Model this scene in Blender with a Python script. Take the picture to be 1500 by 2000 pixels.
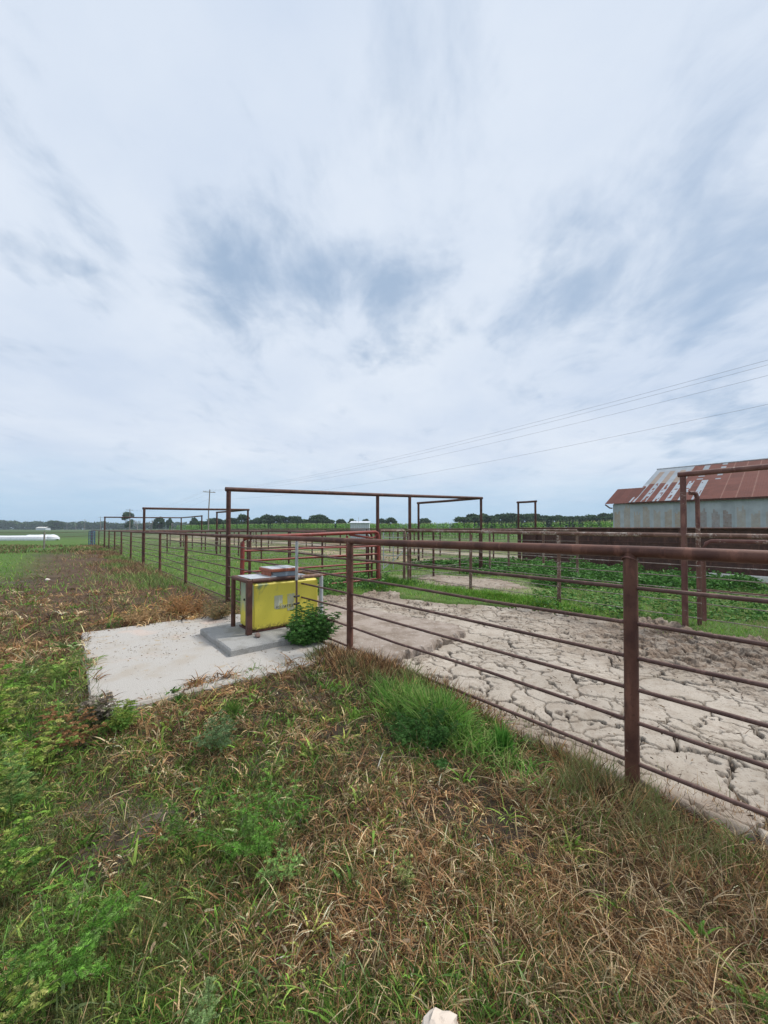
import bpy, math, random
import numpy as np
C = bpy.context.scene
for o in list(bpy.data.objects): bpy.data.objects.remove(o)
R = math.radians
rng = np.random.default_rng(7); random.seed(7)
H = 1.63; F = 750.0; HY = 1033.0

# ------------------------------------------------------------ camera
cam = bpy.data.objects.new('camera', bpy.data.cameras.new('camera'))
C.collection.objects.link(cam); C.camera = cam
cam.location = (0, 0, H); cam.rotation_euler = (R(90 + 1.2), 0, 0)
cam.data.sensor_fit = 'VERTICAL'; cam.data.sensor_height = 36; cam.data.lens = 36 * F / 2000
cam.data.shift_y = 17.3 / 2000
cam.data.clip_start = 0.05; cam.data.clip_end = 9000
# ------------------------------------------------------------ sun, exposure
SUN_EL, SUN_AZ = 58, 70          # azimuth: degrees clockwise from +Y (away from the camera)
sd = bpy.data.lights.new('sun', 'SUN'); sd.energy = 3.3; sd.angle = R(8); sd.color = (1, .955, .89)
sun = bpy.data.objects.new('sun', sd); C.collection.objects.link(sun)
sun.rotation_euler = (R(90 - SUN_EL), 0, R(180 - SUN_AZ))
C.view_settings.view_transform = 'Standard'; C.view_settings.look = 'None'
C.view_settings.exposure = 0.0; C.view_settings.gamma = 1.0

# ------------------------------------------------------------ node helpers
class NT:
    def __init__(s, tree): s.t = tree; s.t.nodes.clear()
    def n(s, typ, **kw):
        nd = s.t.nodes.new(typ)
        for k, v in kw.items(): setattr(nd, k, v)
        return nd
    def l(s, a, b): s.t.links.new(a, b)
    def put(s, sock, v):
        if hasattr(v, 'is_linked') or isinstance(v, bpy.types.NodeSocket): s.l(v, sock)
        else: sock.default_value = v
    def math(s, op, a, b=0.0, c=0.0, clamp=False):
        m = s.n('ShaderNodeMath', operation=op, use_clamp=clamp)
        s.put(m.inputs[0], a); s.put(m.inputs[1], b); s.put(m.inputs[2], c); return m.outputs[0]
    def vmath(s, op, a, b=(0, 0, 0)):
        m = s.n('ShaderNodeVectorMath', operation=op); s.put(m.inputs[0], a); s.put(m.inputs[1], b)
        return m.outputs['Value'] if op in ('DOT_PRODUCT', 'LENGTH', 'DISTANCE') else m.outputs[0]
    def noise(s, vec, scale, detail=4, rough=.55, dist=0, sc=(1, 1, 1)):
        if sc != (1, 1, 1):
            mp = s.n('ShaderNodeMapping'); s.l(vec, mp.inputs[0]); mp.inputs['Scale'].default_value = sc; vec = mp.outputs[0]
        m = s.n('ShaderNodeTexNoise'); s.l(vec, m.inputs['Vector']); m.inputs['Scale'].default_value = scale
        m.inputs['Detail'].default_value = detail; m.inputs['Roughness'].default_value = rough; m.inputs['Distortion'].default_value = dist
        return m.outputs['Fac']
    def ramp(s, fac, stops, interp='LINEAR'):
        r = s.n('ShaderNodeValToRGB'); s.l(fac, r.inputs[0]); e = r.color_ramp; e.interpolation = interp
        while len(e.elements) < len(stops): e.elements.new(.5)
        for el, (p, c) in zip(e.elements, stops):
            el.position = p; el.color = (*c, 1) if len(c) == 3 else c
        return r.outputs[0]
    def sm(s, v, a, b):
        m = s.n('ShaderNodeMapRange', interpolation_type='SMOOTHSTEP'); s.put(m.inputs[0], v)
        m.inputs[1].default_value = a; m.inputs[2].default_value = b; return m.outputs[0]
    def mix(s, f, a, b, mode='MIX'):
        m = s.n('ShaderNodeMix', data_type='RGBA', blend_type=mode); s.put(m.inputs[0], f)
        for i, v in ((6, a), (7, b)):
            if isinstance(v, tuple) and len(v) == 3: v = (*v, 1)
            s.put(m.inputs[i], v)
        return m.outputs[2]

# ------------------------------------------------------------ sky (world)
W = bpy.data.worlds.new('World'); C.world = W; W.use_nodes = True
T = NT(W.node_tree)
gen = T.n('ShaderNodeTexCoord').outputs['Generated']
sky = T.n('ShaderNodeTexSky', sky_type='NISHITA'); sky.sun_disc = False
sky.sun_elevation = R(SUN_EL); sky.sun_rotation = R(SUN_AZ); sky.dust_density = 2.0
dirv = T.vmath('NORMALIZE', gen)
sep = T.n('ShaderNodeSeparateXYZ'); T.l(dirv, sep.inputs[0])
zz = T.math('MAXIMUM', sep.outputs[2], 0.0)
den = T.math('ADD', zz, .16)
cmb = T.n('ShaderNodeCombineXYZ'); T.l(T.math('DIVIDE', sep.outputs[0], den), cmb.inputs[0]); T.l(T.math('DIVIDE', sep.outputs[1], den), cmb.inputs[1])
pl = cmb.outputs[0]
# the cloud sheet: broken up by noise, with thin spots where the real sheet has them
def skydir(px, py):
    v = np.array([(px - 750) / F, 1, (HY - py) / F]); return v / np.linalg.norm(v)
warp = T.noise(pl, 1.6, 5, .6)
wv = T.n('ShaderNodeVectorMath', operation='SCALE')
wn = T.n('ShaderNodeTexNoise'); T.l(pl, wn.inputs['Vector']); wn.inputs['Scale'].default_value = 2.3; wn.inputs['Detail'].default_value = 5
wv2 = T.vmath('SUBTRACT', wn.outputs['Color'], (.5, .5, .5)); T.l(wv2, wv.inputs[0]); wv.inputs['Scale'].default_value = .38
dw = T.vmath('NORMALIZE', T.vmath('ADD', dirv, wv.outputs[0]))
def blob(px, py, ang, amt, soft=.05):
    d = T.vmath('DOT_PRODUCT', dw, tuple(skydir(px, py)))
    return T.math('MULTIPLY', T.sm(d, math.cos(R(ang)), math.cos(R(ang * soft))), amt)
tot = None
for b in [(560, 490, 12, .8), (690, 530, 9, .6), (430, 560, 9, .6), (800, 610, 9, .85), (880, 130, 10, .6), (820, 470, 10, .4), (1290, 560, 13, .9), (1480, 540, 10, .7),
          (1060, 660, 8, .6), (1130, 500, 9, .3), (1400, 110, 12, .4), (150, 450, 6, .55), (215, 580, 5, .45), (1430, 800, 7, .6), (1480, 880, 8, .7), (470, 130, 5, .25), (1330, 330, 7, .15),
          (450, 720, 7, .3), (110, 500, 3.5, .5)]:
    v = blob(*b); tot = v if tot is None else T.math('ADD', tot, v)
fine = T.noise(pl, 3.2, 8, .62, .4, (1, .75, 1))
fine2 = T.noise(pl, 9.0, 6, .6, .3, (1.3, .6, 1))
brk = T.math('ADD', T.math('MULTIPLY', fine, .75), T.math('MULTIPLY', fine2, .25))
thin = T.sm(T.math('ADD', T.math('MULTIPLY', tot, .58), T.math('MULTIPLY', T.math('SUBTRACT', brk, .47), 2.7)), .10, 1.15)
white = T.ramp(T.noise(pl, .9, 6, .55, .2), [(.28, (.60, .70, .86)), (.62, (.78, .85, .95))])
blue_n = T.n('ShaderNodeVectorMath', operation='SCALE'); T.l(sky.outputs[0], blue_n.inputs[0]); blue_n.inputs['Scale'].default_value = .08
grey = T.mix(.35, (.27, .45, .69, 1), blue_n.outputs[0])
cl = T.mix(T.math('MULTIPLY', thin, .68), white, grey)
band = T.math('MULTIPLY', T.sm(T.math('ADD', zz, T.math('MULTIPLY', T.math('SUBTRACT', warp, .5), .12)), .20, .0), .85)
cl = T.mix(band, cl, (.44, .64, .83, 1))
bg = T.n('ShaderNodeBackground'); T.l(cl, bg.inputs[0]); bg.inputs[1].default_value = 1.0
out = T.n('ShaderNodeOutputWorld'); T.l(bg.outputs[0], out.inputs[0])

# ------------------------------------------------------------ materials
MATS = {}
def newmat(name):
    m = bpy.data.materials.new(name); m.use_nodes = True; MATS[name] = m
    return m, NT(m.node_tree)
def finish(T, col, rough=.7, bump=None, bstr=.3, bdist=.01, metal=0, spec=.3, trans=0, coat=0):
    p = T.n('ShaderNodeBsdfPrincipled'); T.put(p.inputs['Base Color'], col if not isinstance(col, tuple) else (*col[:3], 1))
    T.put(p.inputs['Roughness'], rough); T.put(p.inputs['Metallic'], metal); p.inputs['Specular IOR Level'].default_value = spec
    if bump is not None:
        b = T.n('ShaderNodeBump'); b.inputs['Strength'].default_value = bstr; b.inputs['Distance'].default_value = bdist
        T.l(bump, b.inputs['Height']); T.l(b.outputs[0], p.inputs['Normal'])
    o = T.n('ShaderNodeOutputMaterial'); s = p.outputs[0]
    if trans:
        t = T.n('ShaderNodeBsdfTranslucent'); T.put(t.inputs[0], col); mx = T.n('ShaderNodeMixShader'); mx.inputs[0].default_value = trans
        T.l(s, mx.inputs[1]); T.l(t.outputs[0], mx.inputs[2]); s = mx.outputs[0]
    T.l(s, o.inputs[0])
def wpos(T): return T.n('ShaderNodeNewGeometry').outputs['Position']
def rust(name, a, b, pale=(.42, .36, .31), pamt=.62, prange=.05, rough=.62):
    m, T = newmat(name); p = wpos(T)
    c = T.mix(T.sm(T.noise(p, 5, 5, .6), .35, .65), a, b)
    c = T.mix(T.math('MULTIPLY', T.sm(T.noise(p, 11, 4, .6, 0, (1, 1, .25)), .56, .66), .45), c, tuple(min(1, x * 1.9) for x in b))
    c = T.mix(T.math('MULTIPLY', T.sm(T.noise(p, 38, 5, .7), .55, .72), .5), c, tuple(x * .45 for x in a))
    f = T.math('ADD', T.math('MULTIPLY', T.noise(p, 3.0, 3), .45), T.math('MULTIPLY', T.noise(p, 26, 6, .7), .55))
    c = T.mix(T.sm(f, pamt, pamt + prange), c, pale)
    finish(T, c, rough, T.noise(p, 70, 6, .65), .35, .004, 0, .35)
    return m
rust('rust_pipe', (.080, .033, .024), (.145, .064, .043), (.33, .25, .2), .63)
rust('rust_dark', (.06, .026, .020), (.11, .048, .034), (.3, .24, .2), .66)
rust('rust_flaky', (.13, .07, .05), (.2, .12, .09), (.40, .35, .30), .515, .09)
rust('rust_worn', (.12, .05, .042), (.17, .085, .065), (.36, .29, .24), .57)
rust('stem_green', (.10, .13, .05), (.15, .16, .07), (.2, .18, .1), .6)
rust('rust_near', (.085, .043, .036), (.14, .08, .065), (.3, .25, .21), .64)
rust('rust_rod', (.10, .055, .045), (.17, .10, .08), (.34, .3, .26), .6)
rust('rod_grey', (.17, .13, .11), (.25, .21, .18), (.42, .4, .37), .54)
rust('red_paint', (.25, .038, .028), (.19, .045, .036), (.2, .1, .075), .52, .08, .45)
rust('galvanised', (.36, .38, .39), (.46, .48, .5), (.25, .16, .12), .62, .08, .4)
rust('blue_paint', (.03, .08, .2), (.04, .1, .24), (.25, .3, .35), .62, .05, .5)
rust('panel_brown', (.066, .031, .025), (.10, .046, .035), (.12, .07, .055), .6, .1, .6)
rust('pole_wood', (.20, .18, .16), (.28, .25, .22), (.3, .28, .26), .6, .1, .8)
rust('dark_metal', (.03, .03, .03), (.05, .045, .045), (.1, .1, .1), .6)
rust('white_curb', (.58, .57, .53), (.66, .65, .61), (.2, .19, .16), .56, .04, .8)
rust('wire', (.03, .03, .035), (.04, .04, .045), (.05, .05, .05), .7)
rust('bark', (.07, .055, .042), (.1, .08, .062), (.13, .11, .09), .6)
rust('dead_wood', (.25, .23, .21), (.3, .28, .26), (.35, .33, .3), .6)
def attr_mat(name, trans=.25, rough=.65, spec=.25, nz=.25, nscale=9):
    m, T = newmat(name); a = T.n('ShaderNodeAttribute', attribute_name='col')
    c = a.outputs['Color']; f = T.noise(wpos(T), nscale, 4)
    k = T.math('ADD', T.math('MULTIPLY', f, 2 * nz), 1 - nz)
    v = T.n('ShaderNodeVectorMath', operation='SCALE'); T.l(c, v.inputs[0]); T.l(k, v.inputs['Scale'])
    finish(T, v.outputs[0], rough, None, trans=trans, spec=spec); return m
attr_mat('blades'); attr_mat('leaves', .2, .6, .2); attr_mat('corn_leaf', .22, .5, .3, .3, 1.5)
attr_mat('painted_steel', 0, .75, .12, .28, 2.2)
# concrete
m, T = newmat('concrete'); p = wpos(T)
c = T.mix(T.sm(T.noise(p, 160, 3, .7), .38, .62), (.33, .31, .285), (.50, .475, .44))
c = T.mix(T.math('MULTIPLY', T.sm(T.noise(p, 2.2, 5, .6), .46, .66), .7), c, (.37, .325, .27))
c = T.mix(T.sm(T.noise(p, 4.2, 5, .6, .5), .61, .70), c, (.37, .29, .195))
c = T.mix(T.sm(T.noise(p, 17, 4, .6, 0, (1, 1, 1)), .64, .69), c, (.2, .17, .14))
c = T.mix(T.math('MULTIPLY', T.sm(T.noise(p, 1.1, 3, .5), .56, .66), .5), c, (.56, .44, .38))
finish(T, c, .9, T.noise(p, 110, 5, .75), .6, .008)
m, T = newmat('concrete_grey'); p = wpos(T)
c = T.mix(T.sm(T.noise(p, 150, 3, .7), .38, .62), (.24, .235, .225), (.42, .415, .40))
g = T.n('ShaderNodeNewGeometry'); sp = T.n('ShaderNodeSeparateXYZ'); T.l(g.outputs['Normal'], sp.inputs[0])
c = T.mix(T.math('MULTIPLY', T.sm(T.noise(p, 4, 5), .5, .65), .5), c, (.2, .19, .165))
finish(T, c, .9, T.noise(p, 90, 5, .75), .7, .01)
m, T = newmat('slab_dirty'); p = wpos(T)
c = T.mix(T.sm(T.noise(p, 2.6, 6, .65), .4, .62), (.36, .30, .255), (.24, .19, .15))
c = T.mix(T.sm(T.noise(p, 14, 5, .7), .56, .68), c, (.47, .43, .39))
c = T.mix(T.sm(T.noise(p, 40, 4, .7), .62, .7), c, (.11, .08, .06))
finish(T, c, .95, T.noise(p, 45, 6, .75), .9, .02)
# mud
m, T = newmat('mud'); p = wpos(T); a = T.n('ShaderNodeAttribute', attribute_name='col').outputs['Color']
sx_ = T.n('ShaderNodeSeparateXYZ'); T.l(a, sx_.inputs[0]); flat = T.sm(sx_.outputs[0], .10, .26)
c = T.mix(T.math('MULTIPLY', T.math('MULTIPLY', T.sm(T.noise(p, 7, 6, .65), .42, .66), .35), flat), a, (.31, .26, .205))
c = T.mix(T.math('MULTIPLY', T.math('MULTIPLY', T.sm(T.noise(p, 48, 4, .7), .56, .66), .7), flat), c, (.15, .11, .085))
c = T.mix(T.math('MULTIPLY', T.sm(T.noise(p, 2.1, 4, .6), .48, .64), .35), c, T.mix(1.0, c, (.72, .68, .62, 1), 'MULTIPLY'))
finish(T, c, .95, T.noise(p, 60, 6, .72), .6, .012)
# ground
m, T = newmat('soil'); p = wpos(T); a = T.n('ShaderNodeAttribute', attribute_name='col').outputs['Color']
c = T.mix(T.sm(T.noise(p, 3.5, 6, .65), .35, .7), a, T.mix(1.0, a, (.55, .55, .55, 1), 'MULTIPLY'))
c = T.mix(T.math('MULTIPLY', T.sm(T.noise(p, .35, 5, .6), .4, .65), .3), c, T.mix(1.0, a, (1.5, 1.35, .9, 1), 'MULTIPLY'))
finish(T, c, .95, T.noise(p, 25, 6, .75), .8, .03)
# yellow box
m, T = newmat('yellow_poly'); tc = T.n('ShaderNodeTexCoord'); p = tc.outputs['Object']
s3 = T.n('ShaderNodeSeparateXYZ'); T.l(p, s3.inputs[0])
c = T.mix(T.math('MULTIPLY', T.noise(p, 3, 4), .5), (.78, .66, .09), (.70, .62, .10))
up = T.sm(s3.outputs[2], .42, .66)
st = T.math('MULTIPLY', T.sm(T.noise(p, 5.5, 4, .55, .3, (1, 1, .55)), .44, .54), up)
lf = T.sm(s3.outputs[0], .42, .2)
st = T.math('MULTIPLY', st, lf)
endf = T.math('MULTIPLY', T.sm(s3.outputs[0], .006, .0), T.sm(T.math('ADD', s3.outputs[2], T.math('MULTIPLY', T.noise(p, 6, 4), .35)), .4, .6))
c = T.mix(T.math('MULTIPLY', st, .85), c, (.13, .22, .14)); c = T.mix(T.math('MULTIPLY', endf, .8), c, (.33, .42, .34))
low = T.math('MULTIPLY', T.sm(s3.outputs[2], .13, .02), T.sm(T.noise(p, 28, 5, .7), .42, .55))
c = T.mix(low, c, (.12, .08, .045))
c = T.mix(T.math('MULTIPLY', T.sm(T.noise(p, 22, 5, .7), .6, .7), .35), c, (.4, .33, .1))
finish(T, c, .5, T.noise(p, 30, 4), .08, .004, 0, .35)
rust('sticker', (.46, .46, .30), (.5, .5, .38), (.62, .55, .14), .50, .06, .5)
rust('lid_grey', (.36, .385, .41), (.44, .46, .49), (.5, .5, .5), .6, .05, .55)
rust('lid_blue', (.22, .27, .31), (.28, .32, .36), (.3, .22, .18), .6, .05, .5)
rust('orange_rust', (.32, .09, .045), (.26, .085, .05), (.4, .3, .26), .58, .06, .6)
rust('stone', (.26, .17, .14), (.34, .25, .21), (.4, .35, .3), .58, .06, .9)
rust('pale_stone', (.62, .52, .43), (.70, .62, .54), (.5, .4, .32), .6, .06, .9)
rust('plastic_wrap', (.62, .65, .7), (.78, .8, .84), (.5, .53, .58), .6, .08, .4)
rust('shed_white', (.50, .54, .6), (.6, .64, .7), (.45, .45, .46), .6, .08, .5)
rust('ink', (.03, .03, .03), (.05, .05, .05), (.2, .2, .2), .6)

# ------------------------------------------------------------ geometry helpers
U = np.array([.762, .648]); V = np.array([-.648, .762])
def st(s, t): return np.array([3.8 + .033, 0.0]) + s * U + t * V     # pen grid: s across, t along the near fence
def S3(s, t, z=0): q = st(s, t); return (float(q[0]), float(q[1]), z)
def to_st(x, y):
    dx = x - 3.833; return dx * U[0] + y * U[1], dx * V[0] + y * V[1]
def P(px, py, d): return ((px - 750) / F * d, d, H - (py - HY) / F * d)
def tag(o, label=None, cat=None, group=None, kind=None):
    if label: o['label'] = label
    if cat: o['category'] = cat
    if group: o['group'] = group
    if kind: o['kind'] = kind
    return o
def empty(name, loc, label, cat, group=None, rz=0):
    o = bpy.data.objects.new(name, None); C.collection.objects.link(o); o.location = loc; o.rotation_euler = (0, 0, rz)
    o.empty_display_size = .2
    return tag(o, label, cat, group)
def link_mesh(name, me, mat, parent=None, smooth=False):
    o = bpy.data.objects.new(name, me); C.collection.objects.link(o)
    if mat: me.materials.append(MATS[mat])
    if parent is not None:
        o.parent = parent
    if smooth:
        me.polygons.foreach_set('use_smooth', [True] * len(me.polygons))
    return o
class MB:
    def __init__(s): s.v = []; s.f = []; s.sm = []
    def add(s, v, f, smooth=False):
        b = len(s.v); s.v += [tuple(x) for x in v]; s.f += [tuple(i + b for i in q) for q in f]; s.sm += [smooth] * len(f)
    def box(s, c, size, ax=None, bev=0):
        c = np.array(c, float); h = np.array(size, float) / 2
        ax = np.eye(3) if ax is None else np.array(ax, float)
        if bev:
            pts = []; b = bev
            rings = [(-h[2], b), (-h[2] + b, 0), (h[2] - b, 0), (h[2], b)]
            for z, ins in rings:
                X, Y = h[0] - ins, h[1] - ins
                for x, y in [(-X + b, -Y), (X - b, -Y), (X, -Y + b), (X, Y - b), (X - b, Y), (-X + b, Y), (-X, Y - b), (-X, -Y + b)]:
                    pts.append(c + x * ax[0] + y * ax[1] + z * ax[2])
            f = [tuple(range(7, -1, -1)), tuple(range(24, 32))]
            for r in range(3):
                for i in range(8): f.append((r * 8 + i, r * 8 + (i + 1) % 8, (r + 1) * 8 + (i + 1) % 8, (r + 1) * 8 + i))
            s.add(pts, f); return s
        pts = [c + a * h[0] * ax[0] + b * h[1] * ax[1] + d * h[2] * ax[2] for d in (-1, 1) for b in (-1, 1) for a in (-1, 1)]
        s.add(pts, [(0, 2, 3, 1), (4, 5, 7, 6), (0, 1, 5, 4), (2, 6, 7, 3), (0, 4, 6, 2), (1, 3, 7, 5)]); return s
    def tube(s, pts, r, n=10, caps=True, r1=None):
        pts = [np.array(p, float) for p in pts]; m = len(pts); vs = []; ref = np.array([0, 0, 1.0])
        for i, p in enumerate(pts):
            d = pts[min(i + 1, m - 1)] - pts[max(i - 1, 0)]; d /= np.linalg.norm(d) + 1e-12
            rf = ref if abs(d[2]) < .95 else np.array([1.0, 0, 0])
            a = np.cross(d, rf); a /= np.linalg.norm(a); b = np.cross(d, a)
            rr = r if r1 is None else r + (r1 - r) * i / (m - 1)
            for k in range(n):
                th = 2 * math.pi * k / n; vs.append(p + rr * (math.cos(th) * a + math.sin(th) * b))
        f = []
        for i in range(m - 1):
            for k in range(n): f.append((i * n + k, i * n + (k + 1) % n, (i + 1) * n + (k + 1) % n, (i + 1) * n + k))
        s.add(vs, f, True)
        if caps:
            s.add(vs[:n], [tuple(range(n))]); s.add(vs[-n:], [tuple(range(n - 1, -1, -1))])
        return s
    def build(s, name, mat, parent=None, world=True):
        me = bpy.data.meshes.new(name); v = s.v
        if parent is not None and world:
            M = parent_offset(parent); v = [tuple(np.array(q) - M) for q in v]
        me.from_pydata(v, [], s.f); me.update()
        me.polygons.foreach_set('use_smooth', s.sm)
        return link_mesh(name, me, mat, parent)
def parent_offset(p):
    M = np.zeros(3)
    while p is not None: M = M + np.array(p.location); p = p.parent
    return M
def big_mesh(name, verts, faces_list, mat, parent=None, col=None, smooth=False):
    """faces_list: list of int arrays (n,k)"""
    me = bpy.data.meshes.new(name); verts = np.asarray(verts, np.float32)
    me.vertices.add(len(verts)); me.vertices.foreach_set('co', verts.ravel())
    idx = np.concatenate([f.ravel() for f in faces_list]).astype(np.int32)
    tot = np.concatenate([np.full(len(f), f.shape[1], np.int32) for f in faces_list])
    start = np.concatenate([[0], np.cumsum(tot)[:-1]]).astype(np.int32)
    me.loops.add(len(idx)); me.loops.foreach_set('vertex_index', idx)
    me.polygons.add(len(tot)); me.polygons.foreach_set('loop_start', start)
    if smooth: me.polygons.foreach_set('use_smooth', np.ones(len(tot), bool))
    if col is not None:
        a = me.color_attributes.new('col', 'FLOAT_COLOR', 'POINT')
        cc = np.ones((len(verts), 4), np.float32); cc[:, :3] = col; a.data.foreach_set('color', cc.ravel())
    me.update(calc_edges=True); me.validate()
    return link_mesh(name, me, mat, parent)
# value noise
def _h(ix, iy, seed):
    n = (ix.astype(np.int64) * 374761393 + iy.astype(np.int64) * 668265263 + seed * 974634777) & 0xffffffff
    n = ((n ^ (n >> 13)) * 1274126177) & 0xffffffff
    n = ((n ^ (n >> 16)) * 2246822519) & 0xffffffff
    return ((n ^ (n >> 15)) & 0xffffff) / float(0xffffff)
def vn(x, y, seed=0):
    ix = np.floor(x); iy = np.floor(y); fx = x - ix; fy = y - iy; fx = fx * fx * (3 - 2 * fx); fy = fy * fy * (3 - 2 * fy)
    a = _h(ix, iy, seed); b = _h(ix + 1, iy, seed); c = _h(ix, iy + 1, seed); d = _h(ix + 1, iy + 1, seed)
    return (a * (1 - fx) + b * fx) * (1 - fy) + (c * (1 - fx) + d * fx) * fy
def fbm(x, y, seed=0, o=4):
    r = 0; a = .5; k = 1; tt = 0
    for i in range(o): r = r + a * vn(x * k + i * 17.3, y * k - i * 9.1, seed + i); tt += a; a *= .5; k *= 2.03
    return r / tt
def ss(x, a, b):
    u = np.clip((x - a) / (b - a), 0, 1); return u * u * (3 - 2 * u)
def bump2(x, y, cx, cy, rx, ry): return np.exp(-(((x - cx) / rx) ** 2 + ((y - cy) / ry) ** 2))

# mud basin signed distance in pen grid (positive inside)
S0, S1, T0, T1 = 0.0, 5.0, -3.0, 10.6
def mud_edge(s, t):
    nz = (fbm(s * 1.3 + 5, t * 1.3, 11) - .5) * .9
    s1 = 5.15 - ss(t, 5.0, 9.0) * 1.35 + .25 * (t < 5)
    d = np.minimum(np.minimum(s - S0 + .05, s1 - s + nz), np.minimum(t - T0, T1 - t + nz))
    return d
def ground_z(x, y):
    s, t = to_st(x, y); d = np.sqrt(x * x + y * y) + 1e-6
    z = .035 * (fbm(x * .9, y * .9, 3) - .5) * 2 * ss(d, 0, 2)
    z = z + .02 * (fbm(x * 5, y * 5, 4) - .5) * (d < 25)
    near = bump2(s, t, -.3, 5.2, .5, 1.6) * .05
    z = z + near - .10 * ss(s, -1.0, -.15) * (1 - ss(t, 3.6, 5.2)) - .12 * ss(-t, -6.5, -5.5) * ss(-s, 1.2, 2.6) * (t > 2.5) * ss(t, 2.5, 5)
    e = mud_edge(s, t)
    z = z - .34 * ss(e, .0, .30)
    far = ss(y, 50, 165) * ss(x / (np.abs(y) + 1), -.78, -.45)
    z = z + far * 1.1
    z = z - .35 * ss(y, 40, 80) * (1 - ss(x / (np.abs(y) + 1), -.78, -.6)) * (1 - ss(y, 150, 400))
    return z

# ------------------------------------------------------------ ground sheet
def axis(lo, hi, fine, n):
    u = np.linspace(-1, 1, n); k = 9.2
    g = np.sinh(u * k) / np.sinh(k); return g
def sym(maxv, first, n):
    g = 1.0; # geometric growth from 'first'
    lo, hi = 1.0001, 1.5
    for _ in range(60):
        mid = (lo + hi) / 2
        if first * (mid ** n - 1) / (mid - 1) > maxv: hi = mid
        else: lo = mid
    r = lo; return first * (r ** np.arange(1, n + 1) - 1) / (r - 1)
xs = sym(3500, .07, 210); xs = np.concatenate([-xs[::-1], [0], xs])
ys = np.concatenate([-sym(60, .1, 60)[::-1], [0], np.arange(1, 120) * .07, 119 * .07 + sym(6000, .075, 230)])
X, Y = np.meshgrid(xs, ys); X = X.ravel(); Y = Y.ravel(); Z = ground_z(X, Y)
nx = len(xs); ny = len(ys)
i = np.arange((ny - 1) * (nx - 1)); r_, c_ = i // (nx - 1), i % (nx - 1); a0 = r_ * nx + c_
faces = np.stack([a0, a0 + 1, a0 + nx + 1, a0 + nx], 1)
BARE = [(-2.28, 2.75, .16, .16), (-1.95, 3.15, .10, .10), (-1.75, 1.95, .12, .16), (-1.45, 2.5, .12, .12), (-2.5, 3.7, .10, .12), (-1.1, 2.0, .10, .12)]
def ground_col(x, y):
    s, t = to_st(x, y); n1 = fbm(x * .5, y * .5, 21); n2 = fbm(x * 2.1, y * 2.1, 22)
    dirt = np.array([.055, .041, .030]); green = np.array([.09, .17, .03]); dead = np.array([.10, .062, .038]); tan = np.array([.33, .27, .19])
    c = dirt + 0 * x[:, None]
    def mx(c, k, w): w = np.clip(w, 0, 1)[:, None]; return c * (1 - w) + k * w
    c = mx(c, np.array([.20, .175, .155]), ss(n2, .56, .72) * .8)
    inside = ss(s, -.1, .2)
    c = mx(c, green, inside * (.7 + .3 * n1))
    c = mx(c, green * .9, (1 - inside) * ss(t, 17, 22) * np.maximum(ss(-s, 2.0, 5.0), ss(t, 30, 40)))
    c = mx(c, dead, (1 - inside) * ss(t, 8, 10) * (1 - ss(t, 15, 20) * np.maximum(ss(-s, 2.0, 5.0), ss(t, 30, 40))))
    for (u_, w_, r1_, r2_) in BARE: c = mx(c, np.array([.27, .235, .205]), bump2(s, t, u_, w_, r1_, r2_) * 1.3 * ss(n2, .2, .6))
    c = mx(c, tan, ss(s, 9.3, 10.6) * (1 - ss(s, 13.6, 14.6)) * ss(t, 11.6, 13) * ss(n1, .35, .55))   # bare lane
    c = mx(c, tan * np.array([.9, .75, .75]), ss(s, 14.7, 15.4) * (1 - ss(s, 24, 30)) * ss(n1, .3, .5) * (.25 + .75 * ss(t, 16, 26)))     # bare yard behind the pens
    c = mx(c, np.array([.3, .27, .22]), ss(s, 16.0, 16.5) * (1 - ss(s, 18, 18.6)) * ss(t, 4, 8))
    c = mx(c, np.array([.38, .33, .27]), bump2(s, t, 6.7, 10.0, 1.2, 2.0) * 1.6 * ss(n2, .3, .5))
    far = ss(y, 60, 110)
    fld = np.where((np.sin(y * .012 + x * .004) > .1)[:, None], np.array([.06, .105, .032]), np.array([.085, .13, .04]))
    c = c * (1 - far[:, None]) + fld * far[:, None]
    return c
gcol = ground_col(X, Y)
g = big_mesh('ground', np.stack([X, Y, Z], 1), [faces], 'soil', col=gcol, smooth=True); tag(g, kind='structure')

# ------------------------------------------------------------ cracked mud pan
def voro(x, y, seed):
    ix = np.floor(x); iy = np.floor(y); best = np.full(x.shape, 9.); bx = np.zeros_like(x); by = np.zeros_like(x)
    for a in (-1, 0, 1):
        for b in (-1, 0, 1):
            cx = ix + a + .05 + .9 * _h(ix + a, iy + b, seed); cy = iy + b + .05 + .9 * _h(ix + a, iy + b, seed + 1)
            d = (cx - x) ** 2 + (cy - y) ** 2; m_ = d < best
            best = np.where(m_, d, best); bx = np.where(m_, cx, bx); by = np.where(m_, cy, by)
    e = np.full(x.shape, 9.)
    for a in (-2, -1, 0, 1, 2):
        for b in (-2, -1, 0, 1, 2):
            cx = ix + a + .05 + .9 * _h(ix + a, iy + b, seed); cy = iy + b + .05 + .9 * _h(ix + a, iy + b, seed + 1)
            dx = cx - bx; dy = cy - by; L = np.sqrt(dx * dx + dy * dy)
            ok = L > 1e-5; L = np.where(ok, L, 1)
            dd = ((cx + bx) / 2 - x) * dx / L + ((cy + by) / 2 - y) * dy / L
            e = np.where(ok, np.minimum(e, dd), e)
    return e, _h(np.floor(bx * 7), np.floor(by * 7), seed + 5)
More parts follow.
